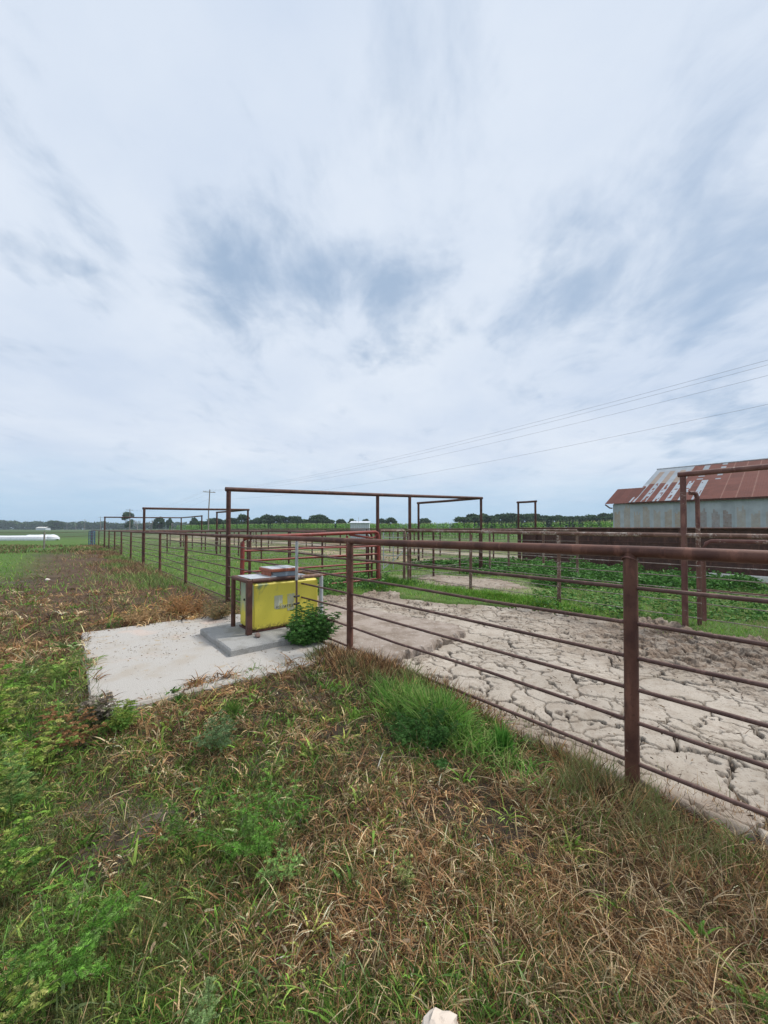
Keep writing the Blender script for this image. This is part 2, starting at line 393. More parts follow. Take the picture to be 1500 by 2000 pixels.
def mud_mesh(name, sg, tg, edge, tramf, z0, lip=.07):
    SS, TT = np.meshgrid(sg, tg); SS = SS.ravel(); TT = TT.ravel()
    wx = (fbm(SS * 2.2, TT * 2.2, 31) - .5) * .55 + (fbm(SS * 11, TT * 11, 33, 3) - .5) * .11
    wy = (fbm(SS * 2.2 + 40, TT * 2.2, 32) - .5) * .55 + (fbm(SS * 11 + 9, TT * 11, 34, 3) - .5) * .11
    cell = .41
    e1, id1 = voro((SS + wx) / cell, (TT + wy) / (cell * 1.15), 51); e1 = e1 * cell
    e2, id2 = voro((SS + wx * .8) / .21 + 3, (TT + wy * .8) / .19, 61); e2 = e2 * .2
    wn_ = fbm(SS * 1.9, TT * 1.9, 71)
    wd = .0062 + .0115 * ss(wn_, .42, .72)
    tram = tramf(SS, TT)
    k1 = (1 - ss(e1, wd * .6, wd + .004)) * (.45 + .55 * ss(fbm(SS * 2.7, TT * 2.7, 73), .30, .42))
    has2 = ss(fbm(SS * 1.1, TT * 1.1, 91), .38, .5) * ss(fbm(SS * 3.1, TT * 3.1, 92), .36, .5)
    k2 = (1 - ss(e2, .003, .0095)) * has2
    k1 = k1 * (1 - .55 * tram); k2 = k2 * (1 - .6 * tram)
    plate = (id1 - .5) * .010 + (fbm(SS * 5, TT * 5, 95) - .5) * .014 + (fbm(SS * 30, TT * 30, 96) - .5) * .008
    cr = -.07 * k1 - .03 * k2
    e3, id3 = voro(SS / .13 + wx * 8, TT / .11 + wy * 8, 77)
    clod = (fbm(SS * 7, TT * 7, 97) - .5) * .10 + (id3 - .5) * .05 + (fbm(SS * 22, TT * 22, 98) - .5) * .05
    ZZ = z0 + plate + cr + tram * clod + (fbm(SS * .7, TT * .7, 99) - .5) * .05
    me_ = edge(SS, TT)
    ZZ = ZZ - .3 * (1 - ss(me_, -.10, .12)) + lip * (1 - ss(me_, .0, .5)) * ss(me_, -.08, .06)
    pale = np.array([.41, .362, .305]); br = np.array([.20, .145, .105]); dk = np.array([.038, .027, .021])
    mc = pale * (1 + (id1[:, None] - .5) * .14) * (1 + (fbm(SS * 2, TT * 2, 108)[:, None] - .5) * .3)
    w = (tram * (.45 + .55 * ss(fbm(SS * 8, TT * 8, 101), .35, .6)))[:, None]; mc = mc * (1 - w) + br * w
    w = (tram * (1 - ss(e3 * .12, .0, .012)) * .7)[:, None]; mc = mc * (1 - w) + dk * w
    w = np.clip(np.maximum(k1, k2 * .85) * 1.25, 0, 1)[:, None]; mc = mc * (1 - w) + dk * w  # shade in the cracks painted into the colour, along with damp deep soil
    w = ((1 - ss(me_, .1, .8)) * .6 * ss(fbm(SS * 4, TT * 4, 105), .3, .6))[:, None]; mc = mc * (1 - w) + br * w
    w = (.35 * ss(fbm(SS * 16, TT * 16, 107), .52, .66))[:, None]; mc = mc * (1 - w) + np.array([.27, .215, .17]) * w
    q = np.array([3.833, 0]) + SS[:, None] * U + TT[:, None] * V
    ns = len(sg); nt = len(tg); i = np.arange((nt - 1) * (ns - 1)); a0 = (i // (ns - 1)) * ns + i % (ns - 1)
    faces = np.stack([a0, a0 + 1, a0 + ns + 1, a0 + ns], 1)
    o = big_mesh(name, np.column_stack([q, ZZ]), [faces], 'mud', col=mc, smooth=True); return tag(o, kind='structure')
def tram1(s, t):
    r_ = ss(s + (fbm(s * 1.5, t * 1.5, 81) - .5) * 1.6, 2.2, 3.6) * (1 - ss(t, 4.4, 6.6))
    return np.maximum(np.maximum(r_, ss(t, 9.0, 10.4) * .7), .55 * ss(fbm(s * 1.1 + 7, t * 1.1, 83), .55, .66) * (t > 6) + .0)
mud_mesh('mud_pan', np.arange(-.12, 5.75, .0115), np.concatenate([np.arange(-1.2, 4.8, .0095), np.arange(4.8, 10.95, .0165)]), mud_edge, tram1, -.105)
def mud_edge2(s, t): return (.72 - np.sqrt(((s - 6.75) / 1.5) ** 2 + ((t - 10.0) / 2.6) ** 2) + (fbm(s * 1.6, t * 1.6, 15) - .5) * .7) * 1.2
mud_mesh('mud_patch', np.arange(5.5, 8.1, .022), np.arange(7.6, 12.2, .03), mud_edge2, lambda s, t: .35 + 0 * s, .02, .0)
del X, Y, Z

# ------------------------------------------------------------ slabs
def slab(name, ring, ztop, zbot, mat, label, rough=.03, step=.07, topn=.0, cat='concrete slab', seed=1, bev=.02):
    pts = []
    for a, b in zip(ring, ring[1:] + ring[:1]):
        a = np.array(a, float); b = np.array(b, float); n = max(2, int(np.linalg.norm(b - a) / step))
        for k in range(n): pts.append(a + (b - a) * k / n)
    pts = np.array(pts); c = pts.mean(0); r_ = np.random.default_rng(seed)
    n = len(pts); dirs = pts - c; dirs /= np.linalg.norm(dirs, axis=1)[:, None]
    jit = (fbm(pts[:, 0] * 6, pts[:, 1] * 6, seed, 4) - .5) * 2 * rough + (r_.random(n) - .5) * rough * .5
    pts = pts + dirs * jit[:, None]
    rings = [(pts, np.full(n, zbot)), (pts + dirs * rough * .4 * r_.standard_normal((n, 1)) * .4, np.full(n, zbot * .5 + ztop * .5)), (pts + dirs * rough * .2 * r_.standard_normal((n, 1)), ztop - bev + rough * .25 * r_.standard_normal(n)),
             (pts - dirs * bev, ztop + rough * .1 * r_.standard_normal(n))]
    for k in (.97, .6): rings.append((c + (pts - c) * k, np.full(n, ztop)))
    vs = []; f = []
    for pp, z in rings: vs += [S3(a, b, zz) for (a, b), zz in zip(pp, z)]
    for k in range(len(rings) - 1):
        for j in range(n): f.append((k * n + j, k * n + (j + 1) % n, (k + 1) * n + (j + 1) % n, (k + 1) * n + j))
    vs.append(S3(c[0], c[1], ztop)); L = (len(rings) - 1) * n
    for j in range(n): f.append((L + j, L + (j + 1) % n, len(vs) - 1))
    mb = MB(); mb.add(vs, f, False); o = mb.build(name, mat); tag(o, label, cat); return o
slab('concrete_slab', [(-2.68, 6.62), (-.35, 6.5), (-.1, 6.75), (-.05, 9.6), (-.8, 9.88), (-2.62, 9.95)], .05, -.16, 'concrete', 'wide pale worn concrete slab in the grass left of the near fence', .02)
slab('concrete_step', [(-1.27, 7.34), (.08, 7.34), (.08, 8.8), (-1.27, 8.66)], .14, .02, 'concrete_grey', 'raised grey concrete step under the yellow box', .008, .06, .0)
slab('broken_slab', [(.03, 6.15), (1.0, 6.22), (2.1, 6.35), (2.3, 6.75), (2.05, 8.2), (1.9, 9.3), (.05, 9.5)], .0, -.24, 'slab_dirty', 'dirty broken edged slab lying in the cracked mud pen', .07, .05, .0, seed=4, bev=.035)

# ------------------------------------------------------------ fences
def wob(a, b, n, amp, seed):
    r_ = np.random.default_rng(seed); a = np.array(a); b = np.array(b); out = []
    for k in range(n + 1):
        p = a + (b - a) * k / n
        if 0 < k < n: p = p + np.array([0, 0, (r_.random() - .5) * 2 * amp])
        out.append(tuple(p))
    return out
RH = [1.24, 1.0, .785, .57, .355, .10]
def fence(name, label, A, B, n_or_ts, rail_z=1.475, rail_r=.039, post_r=.043, rod_r=.0115, rods=RH, pm='rust_pipe', rm='rust_pipe', rodm='rust_rod', zb=-.4, seed=1, seg=12, cat='fence', sag=.012, rail_z2=None, weld=False):
    A = np.array(A, float); B = np.array(B, float); L = np.linalg.norm(B - A)
    root = empty(name, S3(A[0], A[1]), label, cat)
    base = parent_offset(root); rz2 = rail_z if rail_z2 is None else rail_z2
    at = lambda k, z: S3(*(A + (B - A) * k / L), z)
    n = max(2, int(L / 1.2))
    MB().tube(wob(at(0, rail_z), at(L, rz2), n, .008, seed), rail_r, seg).build('top_rail', rm, root)
    pm0 = None
    for j, k in enumerate(n_or_ts):
        zt = rail_z + (rz2 - rail_z) * k / L - .005
        lean = (random.random() - .5) * .02
        if pm0 is None:
            pm0 = MB().tube([(0, 0, zb), (0, 0, .5), (0, 0, zt)], post_r, seg); po = pm0.build('post', pm, root, world=False)
        else: po = bpy.data.objects.new('post', po.data); C.collection.objects.link(po); po.parent = root
        po.location = tuple(np.array(at(k, 0)) - base); po.rotation_euler = (lean, lean * .7, random.random() * 6)
    if weld:
        for k in n_or_ts[:6]:
            c_ = at(k, 0); zt = rail_z - rail_r
            mbw = MB(); nn = 14; ring = []
            for q_ in range(nn + 1): th = 2 * math.pi * q_ / nn; ring.append((c_[0] + (post_r + .001) * math.cos(th), c_[1] + (post_r + .001) * math.sin(th), zt - .004 + .012 * math.cos(2 * th - 1.2) + .002 * random.random()))
            mbw.tube(ring, .0065, 6).build('weld_bead', 'rust_worn', root)
    for j, z in enumerate(rods):
        off = (post_r if j % 2 else post_r) * 0
        MB().tube(wob(at(0, z), at(L, z + (rz2 - rail_z) * .4), n, sag, seed * 31 + j), rod_r, 6 if rod_r < .01 else 8).build('rod', rodm, root)
    return root
def tt(d, a=3.8): return 1.313 * d - .648 * (a - 3.833)
# near fence
pts = [0.0, 3.38, 6.6] + [15.0, 18.75, 22.5, 26.2, 30.0, 33.6, 37.3, 41.0, 46.5, 51.3, 56.0]
fence('pipe_fence', 'long rusty pipe fence with thin rods crossing right in front', (0, -.4), (0, 57), [p + .4 for p in pts], seed=3, rod_r=.0140, rodm='rust_near', weld=True)
fence('pipe_fence', 'pale flaking pipe fence on the far side of the cracked mud', (5.41, 1.2), (5.41, 11.1), [.4, 5.2, 7.55, 9.9], rail_z=1.49, rail_r=.038, post_r=.04, rod_r=.0085,
      pm='rust_flaky', rm='rust_flaky', rodm='rod_grey', seed=5, rail_z2=1.58)
fence('pipe_fence', 'rusty rod fence beyond the red gate running into the distance', (5.41, 13.2), (5.41, 50), [0, 3, 6, 9.2, 12.6, 16, 19.4, 23, 27, 31, 36], rail_z=1.5, rail_r=.038, rod_r=.0095, pm='rust_dark', rm='rust_dark', rodm='rod_grey', seed=6, seg=8)
fence('pipe_fence', 'short flaking fence from the hinge post to the mud corner', (4.42, 11.3), (5.41, 11.3), [0, .99], rail_z=1.57, rail_r=.04, post_r=.045, rod_r=.011, rods=[1.0, .78, .56, .33], pm='rust_flaky', rm='rust_flaky', rodm='rod_grey', seed=7)
fence('pipe_fence', 'rusty rod fence behind the pale mud fence meeting the tall corner post', (5.41 + .12, 11.35), (9.45, 11.35), [1.3, 2.7], rail_z=1.55, rail_r=.034, post_r=.038, rod_r=.009, pm='rust_dark', rm='rust_dark', rodm='rod_grey', seed=8, seg=8)
fence('pipe_fence', 'fence ending in front of the brown boards on the right', (9.52, 7.75), (9.52, 11.3), [0, 1.1, 2.4, 3.2], rail_z=1.58, rail_r=.035, post_r=.036, rod_r=.009, rods=[1.24, 1.0, .785, .57, .3], pm='rust_flaky', rm='rust_flaky', rodm='rod_grey', seed=9, seg=8)
fence('pipe_fence', 'middle pen fence running away behind the tall frames', (9.52, 11.4), (9.52, 46), [.0, 3.3, 6.4, 9.6, 12.8, 16, 19.5, 23, 27, 31], rail_z=1.53, rail_r=.036, rod_r=.0095, pm='rust_dark', rm='rust_dark', rodm='rod_grey', seed=10, seg=8)
fence('pipe_fence', 'farthest rod fence in front of the corn', (14.63, 12.7), (14.63, 60), [0, 1.5, 3, 5.2, 7.4, 9.8, 12.4, 15, 18.2, 21.5, 25, 29, 34, 39], rail_z=1.62, rail_r=.045, rod_r=.011, pm='rust_dark', rm='rust_dark', rodm='rod_grey', seed=11, seg=8)
fence('pipe_fence', 'cross fence under the second tall frame', (.2, 22.4), (9.4, 22.4), [1.5, 4.6, 6.9], rail_z=1.5, rail_r=.036, rod_r=.010, pm='rust_dark', rm='rust_dark', rodm='rod_grey', seed=12, seg=8)
fence('pipe_fence', 'cross fence halfway to the third tall frame', (.2, 31.5), (14.5, 31.5), [2.5, 5.6, 8.6, 11.4], rail_z=1.48, rail_r=.036, rod_r=.010, pm='rust_dark', rm='rust_dark', rodm='rod_grey', seed=13, seg=8)
fence('pipe_fence', 'faint cross fence under the farthest tall frame', (.2, 40.8), (14.5, 40.8), [2.5, 5.6, 8.6, 11.4], rail_z=1.48, rail_r=.04, rod_r=.012, pm='rust_dark', rm='rust_dark', rodm='rod_grey', seed=14, seg=8)
fence('pipe_fence', 'cross fence between the middle and farthest pen fences', (9.6, 17.6), (14.5, 17.6), [1.3, 3.2], rail_z=1.5, rail_r=.036, rod_r=.010, pm='rust_dark', rm='rust_dark', rodm='rod_grey', seed=15, seg=8)
# thin tie post in front of the box, carrying rods
q0 = (-.17, 7.74)
r = empty('tie_post', S3(*q0), 'thin rusted post standing against the front of the yellow box', 'post')
MB().tube([S3(*q0, .05), S3(q0[0], q0[1], .6), S3(q0[0], q0[1], 1.46)], .016, 8).build('post', 'rust_rod', r)
MB().tube([S3(q0[0] - .002, q0[1], .86), S3(q0[0], q0[1], 1.44)], .0225, 8).build('sleeve', 'galvanised', r)
for z in (.51, .30, .62): MB().tube([S3(q0[0] - .05, q0[1] - .02, z), S3(q0[0] + .05, q0[1] + .01, z)], .016, 6).build('wire_wrap', 'dark_metal', r)

# tall overhead frames
def gantry(label, posts, beams, zb=-.3, r=.05, group='tall pipe frames over the pens', mat='rust_dark'):
    s0, t0 = posts[0][0], posts[0][1]
    root = empty('overhead_frame', S3(s0, t0), label, 'frame', group)
    for (s, t, z) in posts: MB().tube([S3(s, t, zb), S3(s, t, 1.0), S3(s, t, z)], r, 12).build('post', mat, root)
    for (a, b) in beams:
        a_ = np.array(S3(*a)); b_ = np.array(S3(*b)); d = (b_ - a_) / np.linalg.norm(b_ - a_)
        MB().tube([tuple(a_ - d * .07), tuple((a_ + b_) / 2 + np.array([0, 0, -.01])), tuple(b_ + d * .07)], r, 12).build('beam', mat, root)
    return root
gantry('nearest tall rusty pipe frame rising left of the yellow box', [(0, 11.3, 2.48), (4.33, 11.3, 2.60), (5.66, 11.3, 2.68), (9.52, 11.33, 2.78), (9.52, 14.7, 2.77)],
       [((0, 11.3, 2.52), (9.52, 11.33, 2.82)), ((9.52, 11.45, 2.82), (9.52, 14.7, 2.80))])
gantry('second tall pipe frame, beyond the first', [(0, 22.3, 2.50), (4.63, 22.3, 2.60), (4.63, 27.4, 2.63)], [((0, 22.3, 2.54), (4.63, 22.3, 2.63)), ((4.63, 22.4, 2.63), (4.63, 27.4, 2.66))])
gantry('farthest tall pipe frame, small behind the second', [(0, 40.8, 2.54), (5.6, 40.8, 2.6), (5.6, 34.3, 2.6)], [((0, 40.8, 2.58), (5.6, 40.8, 2.64)), ((5.6, 40.7, 2.64), (5.6, 34.3, 2.64))])
gantry('tall flaking pipe frame at the right edge before the barn', [(5.41, 4.2, 2.54), (5.41, -.6, 2.58)], [((5.41, 4.2, 2.585), (5.41, -.6, 2.62))], r=.046, mat='rust_worn')
gantry('small narrow doorway frame in front of the dark trees', [(14.63, 12.75, 2.92), (14.63, 11.85, 2.92)], [((14.63, 12.75, 2.96), (14.63, 11.85, 2.96))])

# gates
def gate(name, label, A, B, z0, z1, bars, ups, r, rb, mat, cat='gate', rz=0, brace=None, seg=10):
    root = empty(name, S3(*A), label, cat); A = np.array(A, float); B = np.array(B, float)
    at = lambda k, z: S3(*(A + (B - A) * k), z); c = .03
    MB().tube([at(0, z0), at(0, z1 - .12), at(c * .4, z1 - .04), at(c, z1), at(.5, z1 + rz * .5), at(1 - c, z1 + rz), at(1 - c * .3, z1 - .04 + rz), at(1, z1 - .12 + rz), at(1, z0)], r, seg).build('gate_frame', mat, root)
    for b in bars: MB().tube(wob(at(0, b), at(1, b), 5, .008, int(b * 100)), rb, 8).build('bar', mat, root)
    for u in ups: MB().tube([at(u, z0), at(u, z1)], rb * 1.25, 8).build('upright', mat, root)
    if brace: MB().tube([at(*brace[0]), at(*brace[1]), at(*brace[2]), at(*brace[3])], rb * 1.2, 8).build('brace', mat, root)
    return root
gate('tube_gate', 'red tubular steel gate with six bars behind the yellow box', (.28, 11.2), (4.28, 11.2), .14, 1.44, [.17, .42, .65, .9, 1.13], [.34, .72], .048, .024, 'red_paint', rz=.10, brace=((.74, 1.47), (.93, 1.37), (.96, 1.38), (.985, 1.47)))
gate('tube_gate', 'second dull red gate lying behind the bright red one', (.7, 11.85), (4.2, 11.42), .2, 1.44, [.5, .85, 1.15], [.97], .034, .018, 'rust_pipe', rz=.09)
gate('tube_gate', 'pale galvanised gate behind the short flaking fence', to_st(-.02, 15.0), to_st(.95, 15.3), .05, 1.52, [1.28, 1.0, .6], [.4], .022, .014, 'galvanised', brace=((.02, .1), (.5, .45), (.9, .85), (.98, .95)))
gate('tube_gate', 'blue tubular gate seen edge on at the far end of the near fence', to_st(-30.1, 39.2), to_st(-27.4, 36.4), -.08, 1.42, [.15, .45, .75, 1.05, 1.25], [.35, .7], .035, .028, 'blue_paint')
gate('tube_gate', 'brown gate with a thick bottom bar at the right edge', (5.30, 3.92), (5.30, .4), .10, 1.43, [.62], [.5], .032, .012, 'rust_worn')
# hooked pipe by the right frame
r = empty('hooked_pipe', S3(5.6, 4.3), 'pipe bent over like a hook beside the tall post before the barn', 'pipe')
a = np.array(P(1348, 963, 6.9)); b = np.array(P(1363, 969, 6.9))
MB().tube([tuple(a), tuple(a + [.06, 0, .005]), tuple(a + [.11, 0, -.015]), tuple(b + [0, 0, -.03]), (b[0], b[1], 1.2), (b[0], b[1], -.2)], .036, 10).build('bent_pipe', 'rust_worn', r)

# ------------------------------------------------------------ brown board windbreak with white curb
r = empty('board_windbreak', S3(14.63, 1.0), 'long dark brown board windbreak below the barn', 'windbreak')
ax = np.array([[V[0], V[1], 0], [U[0], U[1], 0], [0, 0, 1.0]])
for z0, z1 in ((1.12, 1.62), (.58, 1.13), (-.05, .59)):
    c = np.array(S3(14.7 + .04 * z0, 6.8, (z0 + z1) / 2)); MB().box(c, (11.6, .035, z1 - z0), ax, bev=.008).build('board', 'panel_brown', r)
MB().tube([S3(14.6, .9, 1.63), S3(14.6, 12.7, 1.66)], .045, 10).build('top_rail', 'rust_dark', r)
for t in (1.3, 3.8, 6.2, 8.6, 10.8, 12.6): MB().tube([S3(14.56, t, -.3), S3(14.56, t, 1.62)], .04, 8).build('post', 'rust_dark', r)
for z in (.55, 1.1): MB().tube(wob(S3(14.52, 1.0, z), S3(14.52, 12.6, z), 8, .01, 5), .010, 6).build('rod', 'rust_dark', r)
o = MB().box(S3(14.3, 3.0, -.06), (5.4, .22, .34), ax, bev=.02).build('concrete_curb', 'white_curb'); tag(o, 'whitewashed concrete curb at the foot of the brown boards', 'curb')

# ------------------------------------------------------------ waterer box
BS, BT, BL, BW = -.85, 7.85, 1.17, .63
O = np.array(S3(BS, BT, .14)); ax3 = np.array([[U[0], U[1], 0], [V[0], V[1], 0], [0, 0, 1.0]])
rzU = math.atan2(U[1], U[0])
r = empty('cattle_waterer', tuple(O), 'bright yellow insulated box inside a rusty pipe guard frame', 'waterer', rz=rzU)
def LB(mb, name, mat, parent=None):
    me = bpy.data.meshes.new(name); me.from_pydata(mb.v, [], mb.f); me.update(); me.polygons.foreach_set('use_smooth', mb.sm)
    return link_mesh(name, me, mat, parent or r)
FT = .745
body = LB(MB().box((.035 + (BL - .07) / 2 + .03, BW / 2, .36), (BL - .11, BW - .10, .67), bev=.022), 'body', 'yellow_poly')
# shift so that the shader's object x starts at the left end of the body
for v in body.data.vertices: v.co.x -= .09
body.location.x = .09
# sticker with faded lettering
sx = .40
LB(MB().box((sx + .065, .048, .40), (.13, .003, .19)), 'sticker', 'sticker'); LB(MB().box((sx + .27, .048, .375), (.12, .003, .25)), 'sticker', 'sticker')
stp = LB(MB().box((sx + .17, .0485, .32), (.30, .002, .055)), 'sticker', 'sticker')
def text(s, size, loc, rot, mat, parent, name='lettering', shear=.3):
    cu = bpy.data.curves.new(name, 'FONT'); cu.body = s; cu.size = size; cu.extrude = .0008; cu.shear = shear
    o = bpy.data.objects.new(name, cu); C.collection.objects.link(o)
    dg = bpy.context.evaluated_depsgraph_get(); me = bpy.data.meshes.new_from_object(o.evaluated_get(dg)); bpy.data.objects.remove(o)
    o = bpy.data.objects.new(name, me); C.collection.objects.link(o); me.materials.clear(); me.materials.append(MATS[mat]); o.location = loc; o.rotation_euler = rot; o.parent = parent; return o
text('FO. / ATTLE', .055, (sx + .02, .0455, .302), (R(90), 0, 0), 'ink', r)
LB(MB().box((.3, .05, .02), (.3, .01, .03)).box((BL / 2, BW / 2, .012), (BL - .14, BW - .12, .02)), 'base_flange', 'rust_dark')
# frame: four posts and top ring
for (x, y) in ((0, 0), (0, BW), (BL, 0), (BL, BW)):
    LB(MB().tube([(x, y, 0), (x, y, FT - .01)], .033, 10) if (x, y) != (0, 0) else MB().box((x, y, FT / 2 + .012), (.075, .075, FT + .02), bev=.006), 'post', 'rust_dark' if x == 0 else 'galvanised')
LB(MB().tube([(.045, 0, FT), (BL * .6, 0, FT + .003)], .031, 12), 'guard_rail', 'rust_dark')
LB(MB().tube([(BL * .6, 0, FT + .003), (BL - .02, 0, FT), (BL + .01, .02, FT), (BL + .02, .06, FT), (BL + .01, BW, FT)], .031, 12), 'guard_rail', 'rust_flaky')
LB(MB().tube([(0, .045, FT), (0, BW + .02, FT)], .031, 12), 'guard_rail', 'rust_dark')
LB(MB().tube([(0, BW, FT), (BL, BW, FT)], .031, 12), 'guard_rail', 'rust_pipe')
LB(MB().box((.24, BW / 2, FT + .028), (.40, BW - .1, .008)), 'lid_plate', 'lid_grey')
LB(MB().box((.72, BW / 2, FT + .012), (.5, BW - .1, .008)), 'lid_plate', 'lid_blue')
hd = LB(MB().box((.60, BW / 2, FT + .065), (.42, .40, .10), bev=.012), 'hatch', 'lid_blue')
LB(MB().box((.60, BW / 2, FT + .118), (.48, .46, .05), bev=.01), 'hatch_rim', 'orange_rust', hd)
LB(MB().box((.60, BW / 2, FT + .143), (.45, .43, .012), bev=.004), 'hatch_lid', 'lid_grey', hd)
LB(MB().tube([(.385, .10, FT + .10), (.385, .085, FT + .06)], .014, 8), 'latch', 'dark_metal', hd)
LB(MB().box((.387, BW / 2, FT + .068), (.01, .36, .08)), 'side_plate', 'orange_rust', hd)
LB(MB().tube([(.07, BW * .62, .43), (.085, BW * .62, .43)], .018, 8), 'bung', 'dark_metal')

def rock(name, loc, size, mat, label, seed, cat='stone', sub=2):
    import bmesh
    bm = bmesh.new(); bmesh.ops.create_icosphere(bm, subdivisions=sub, radius=1); r_ = np.random.default_rng(seed)
    pl_ = [(lambda v: v / np.linalg.norm(v))(r_.standard_normal(3)) for _ in range(9)]
    for v in bm.verts:
        c = np.array(v.co)
        for n_ in pl_:
            k = c @ n_
            if k > .68: c = c - n_ * (k - .68)
        c = c * (1 + .05 * r_.standard_normal()); v.co = (c[0] * size[0], c[1] * size[1], c[2] * size[2])
    me = bpy.data.meshes.new(name); bm.to_mesh(me); bm.free(); o = link_mesh(name, me, mat); o.location = loc; o.rotation_euler = (.1, .1, seed); return tag(o, label, cat)
rock('stone', S3(-.80, 7.66, .17), (.065, .05, .045), 'stone', 'pinkish brown stone lying by the corner post of the yellow box', 2)
rock('stone', (P(845, 2000, 1.28)[0], 1.22, .04), (.06, .11, .08), 'pale_stone', 'big pale stone at the bottom edge of the grass', 5, sub=3)
rock('stone', (P(95, 1133, 12.2)[0], 12.2, .03), (.10, .07, .04), 'pale_stone', 'small pale stone far left in the dead weeds', 6)

# ------------------------------------------------------------ barn
bv = np.array([-.669, .743]); bu = np.array([.743, .669])
def BP(k, w, z): q = np.array([18.1, 28.0]) - bv * k + bu * w; return np.array([q[0], q[1], z])
barn = empty('barn', tuple(BP(0, 0, 0)), 'long barn with patchy grey and rusty metal roof and pale stained metal walls', 'barn')
def sheet(name, fn, nk, nw, colfn, mat='painted_steel', parent=None):
    ks = np.linspace(0, 1, nk + 1); ws = np.linspace(0, 1, nw + 1); vs = []; cs = []; fs = []
    # faces own their verts so sheets keep crisp edges
    for a in range(nk):
        for b in range(nw):
            i0 = len(vs); c = colfn((ks[a] + ks[a + 1]) / 2, (ws[b] + ws[b + 1]) / 2)
            for kk, ww in ((a, b), (a + 1, b), (a + 1, b + 1), (a, b + 1)): vs.append(fn(ks[kk], ws[ww], kk)); cs.append(c)
            fs.append((i0, i0 + 1, i0 + 2, i0 + 3))
    vs = np.array(vs) - parent_offset(parent)
    return big_mesh(name, vs, [np.array(fs)], mat, parent, col=np.array(cs))
BLn = 18.0
RU = np.array([.12, .042, .032]); GA = np.array([.25, .285, .32]); TN = np.array([.24, .195, .165]); SEAM = np.array([.19, .095, .075])
def _r(*a): return float(_h(np.array([a[0]]), np.array([a[1] if len(a) > 1 else 0]), 5)[0])
def roofcol(k, w):
    x = k * BLn; p = int(x / .36); f = (x / .36) % 1; y = w
    if x < 4.6 and y < .5 and y > -1:
        if p % 2 == 1: return RU * (1 + .25 * (_r(p, int(y * 25)) - .5))
        if x > 3.2 and p % 4 == 0: return RU
        sp = _r(p * 7 + int(f * 5), int(y * 22)); return RU * 1.1 if (sp > .72 and .15 < f < .85) else GA * (.95 + .2 * _r(p, 3))
    if x < 4.6:
        if x < 2.6: return TN if (p % 2 == 1 and y < .9) else GA * (.92 + .15 * _r(p, int(y * 8)))
        return (GA * .9 if (p % 3 == 0 and _r(p, int(y * 30)) > .3) else RU * (.9 + .3 * _r(p, int(y * 20))))
    if (x / .72) % 1 < .11: return SEAM
    return RU * (.92 + .2 * _r(int(x / .72), int(y * 6)))
def roof_pt(k, w, i):
    cor = .006 * (i % 2); return BP(k * BLn - .15 - .10 * 0, w * 7.9 - .25 * (1 - w), 3.56 + w * 3.25 + cor)
sheet('roof', roof_pt, 300, 36, roofcol, parent=barn)
sheet('roof', lambda k, w, i: BP(k * BLn - .15, 7.9 + (1 - w) * 8.1, 6.81 - (1 - w) * 3.3), 40, 6, lambda k, w: RU, parent=barn)
MB().tube([tuple(BP(-.2, 7.9, 6.83)), tuple(BP(BLn, 7.9, 6.83))], .06, 8).build('ridge_cap', 'galvanised', barn)
MB().box(tuple(BP(BLn / 2, -.2, 3.50)), (BLn + .2, .05, .12), np.array([[-bv[0], -bv[1], 0], [bu[0], bu[1], 0], [0, 0, 1]])).build('eave_board', 'rust_dark', barn)
WG = np.array([.38, .41, .435]); WT = np.array([.40, .30, .21]); WR = np.array([.25, .15, .11])
def wallcol(k, w):
    x = k * (BLn + 1.25); p = int(x / .62); f = (x / .62) % 1; h = _r(p, 77)
    lim = .80 + .19 * _r(p, 13); c = WG * (.93 + .14 * _r(p, 9))
    if .14 < f < .80 and w < lim - .10 * _r(p * 3 + int(f * 12), 5) and h > .08:
        pa = WT if _r(p, 21) > .35 else WR; m = (.65 + .35 * _r(p * 5 + int(f * 9), int(w * 40))) * (.5 + .5 * h) * (1 if x < 5.5 else .7)
        c = c * (1 - m) + pa * m
    return c
sheet('wall', lambda k, w, i: BP(k * (BLn + 1.25) - 1.25, 0 + .014 * (i % 2), -.2 + w * 3.68), 240, 44, wallcol, parent=barn)
sheet('wall', lambda k, w, i: BP(-1.25, k * 5.4, -.2 + w * 3.68), 30, 6, lambda k, w: WG * .9, parent=barn)
mb = MB(); mb.add([BP(0, 0, 3.4), BP(0, 15.8, 3.4), BP(0, 7.9, 6.75)], [(0, 1, 2)]); mb.build('gable', 'galvanised', barn)
mb = MB(); mb.add([BP(BLn - .2, 0, 0), BP(BLn - .2, 15.8, 0), BP(BLn - .2, 15.8, 3.4), BP(BLn - .2, 7.9, 6.75), BP(BLn - .2, 0, 3.4)], [(0, 1, 2, 3, 4)]); mb.build('gable', 'galvanised', barn)
mb = MB(); mb.add([BP(-1.25, 0, 3.42), BP(-1.25, 5.4, 3.42), BP(-1.25, 2.7, 4.7)], [(0, 1, 2)]); mb.build('gable', 'galvanised', barn)
# low lean-to roof at the left end
for sgn in (0, 1):
    w0, w1 = (-.25, 2.7) if sgn == 0 else (5.65, 2.7)
    sheet('annex_roof', lambda k, w, i: BP(-1.73 + k * 1.9, w0 + (w1 - w0) * w, 3.50 + w * 1.34 + .012 * (i % 2)), 16, 8, lambda k, w: RU * np.array([.9, .95, 1.0]) * (.9 + .2 * _r(int(k * 5), 1)), parent=barn)
MB().tube([tuple(BP(-1.7, -.22, 3.46)), tuple(BP(-1.4, -.2, 3.2)), tuple(BP(-1.25, -.12, 3.18))], .05, 8).build('gutter', 'rust_dark', barn)

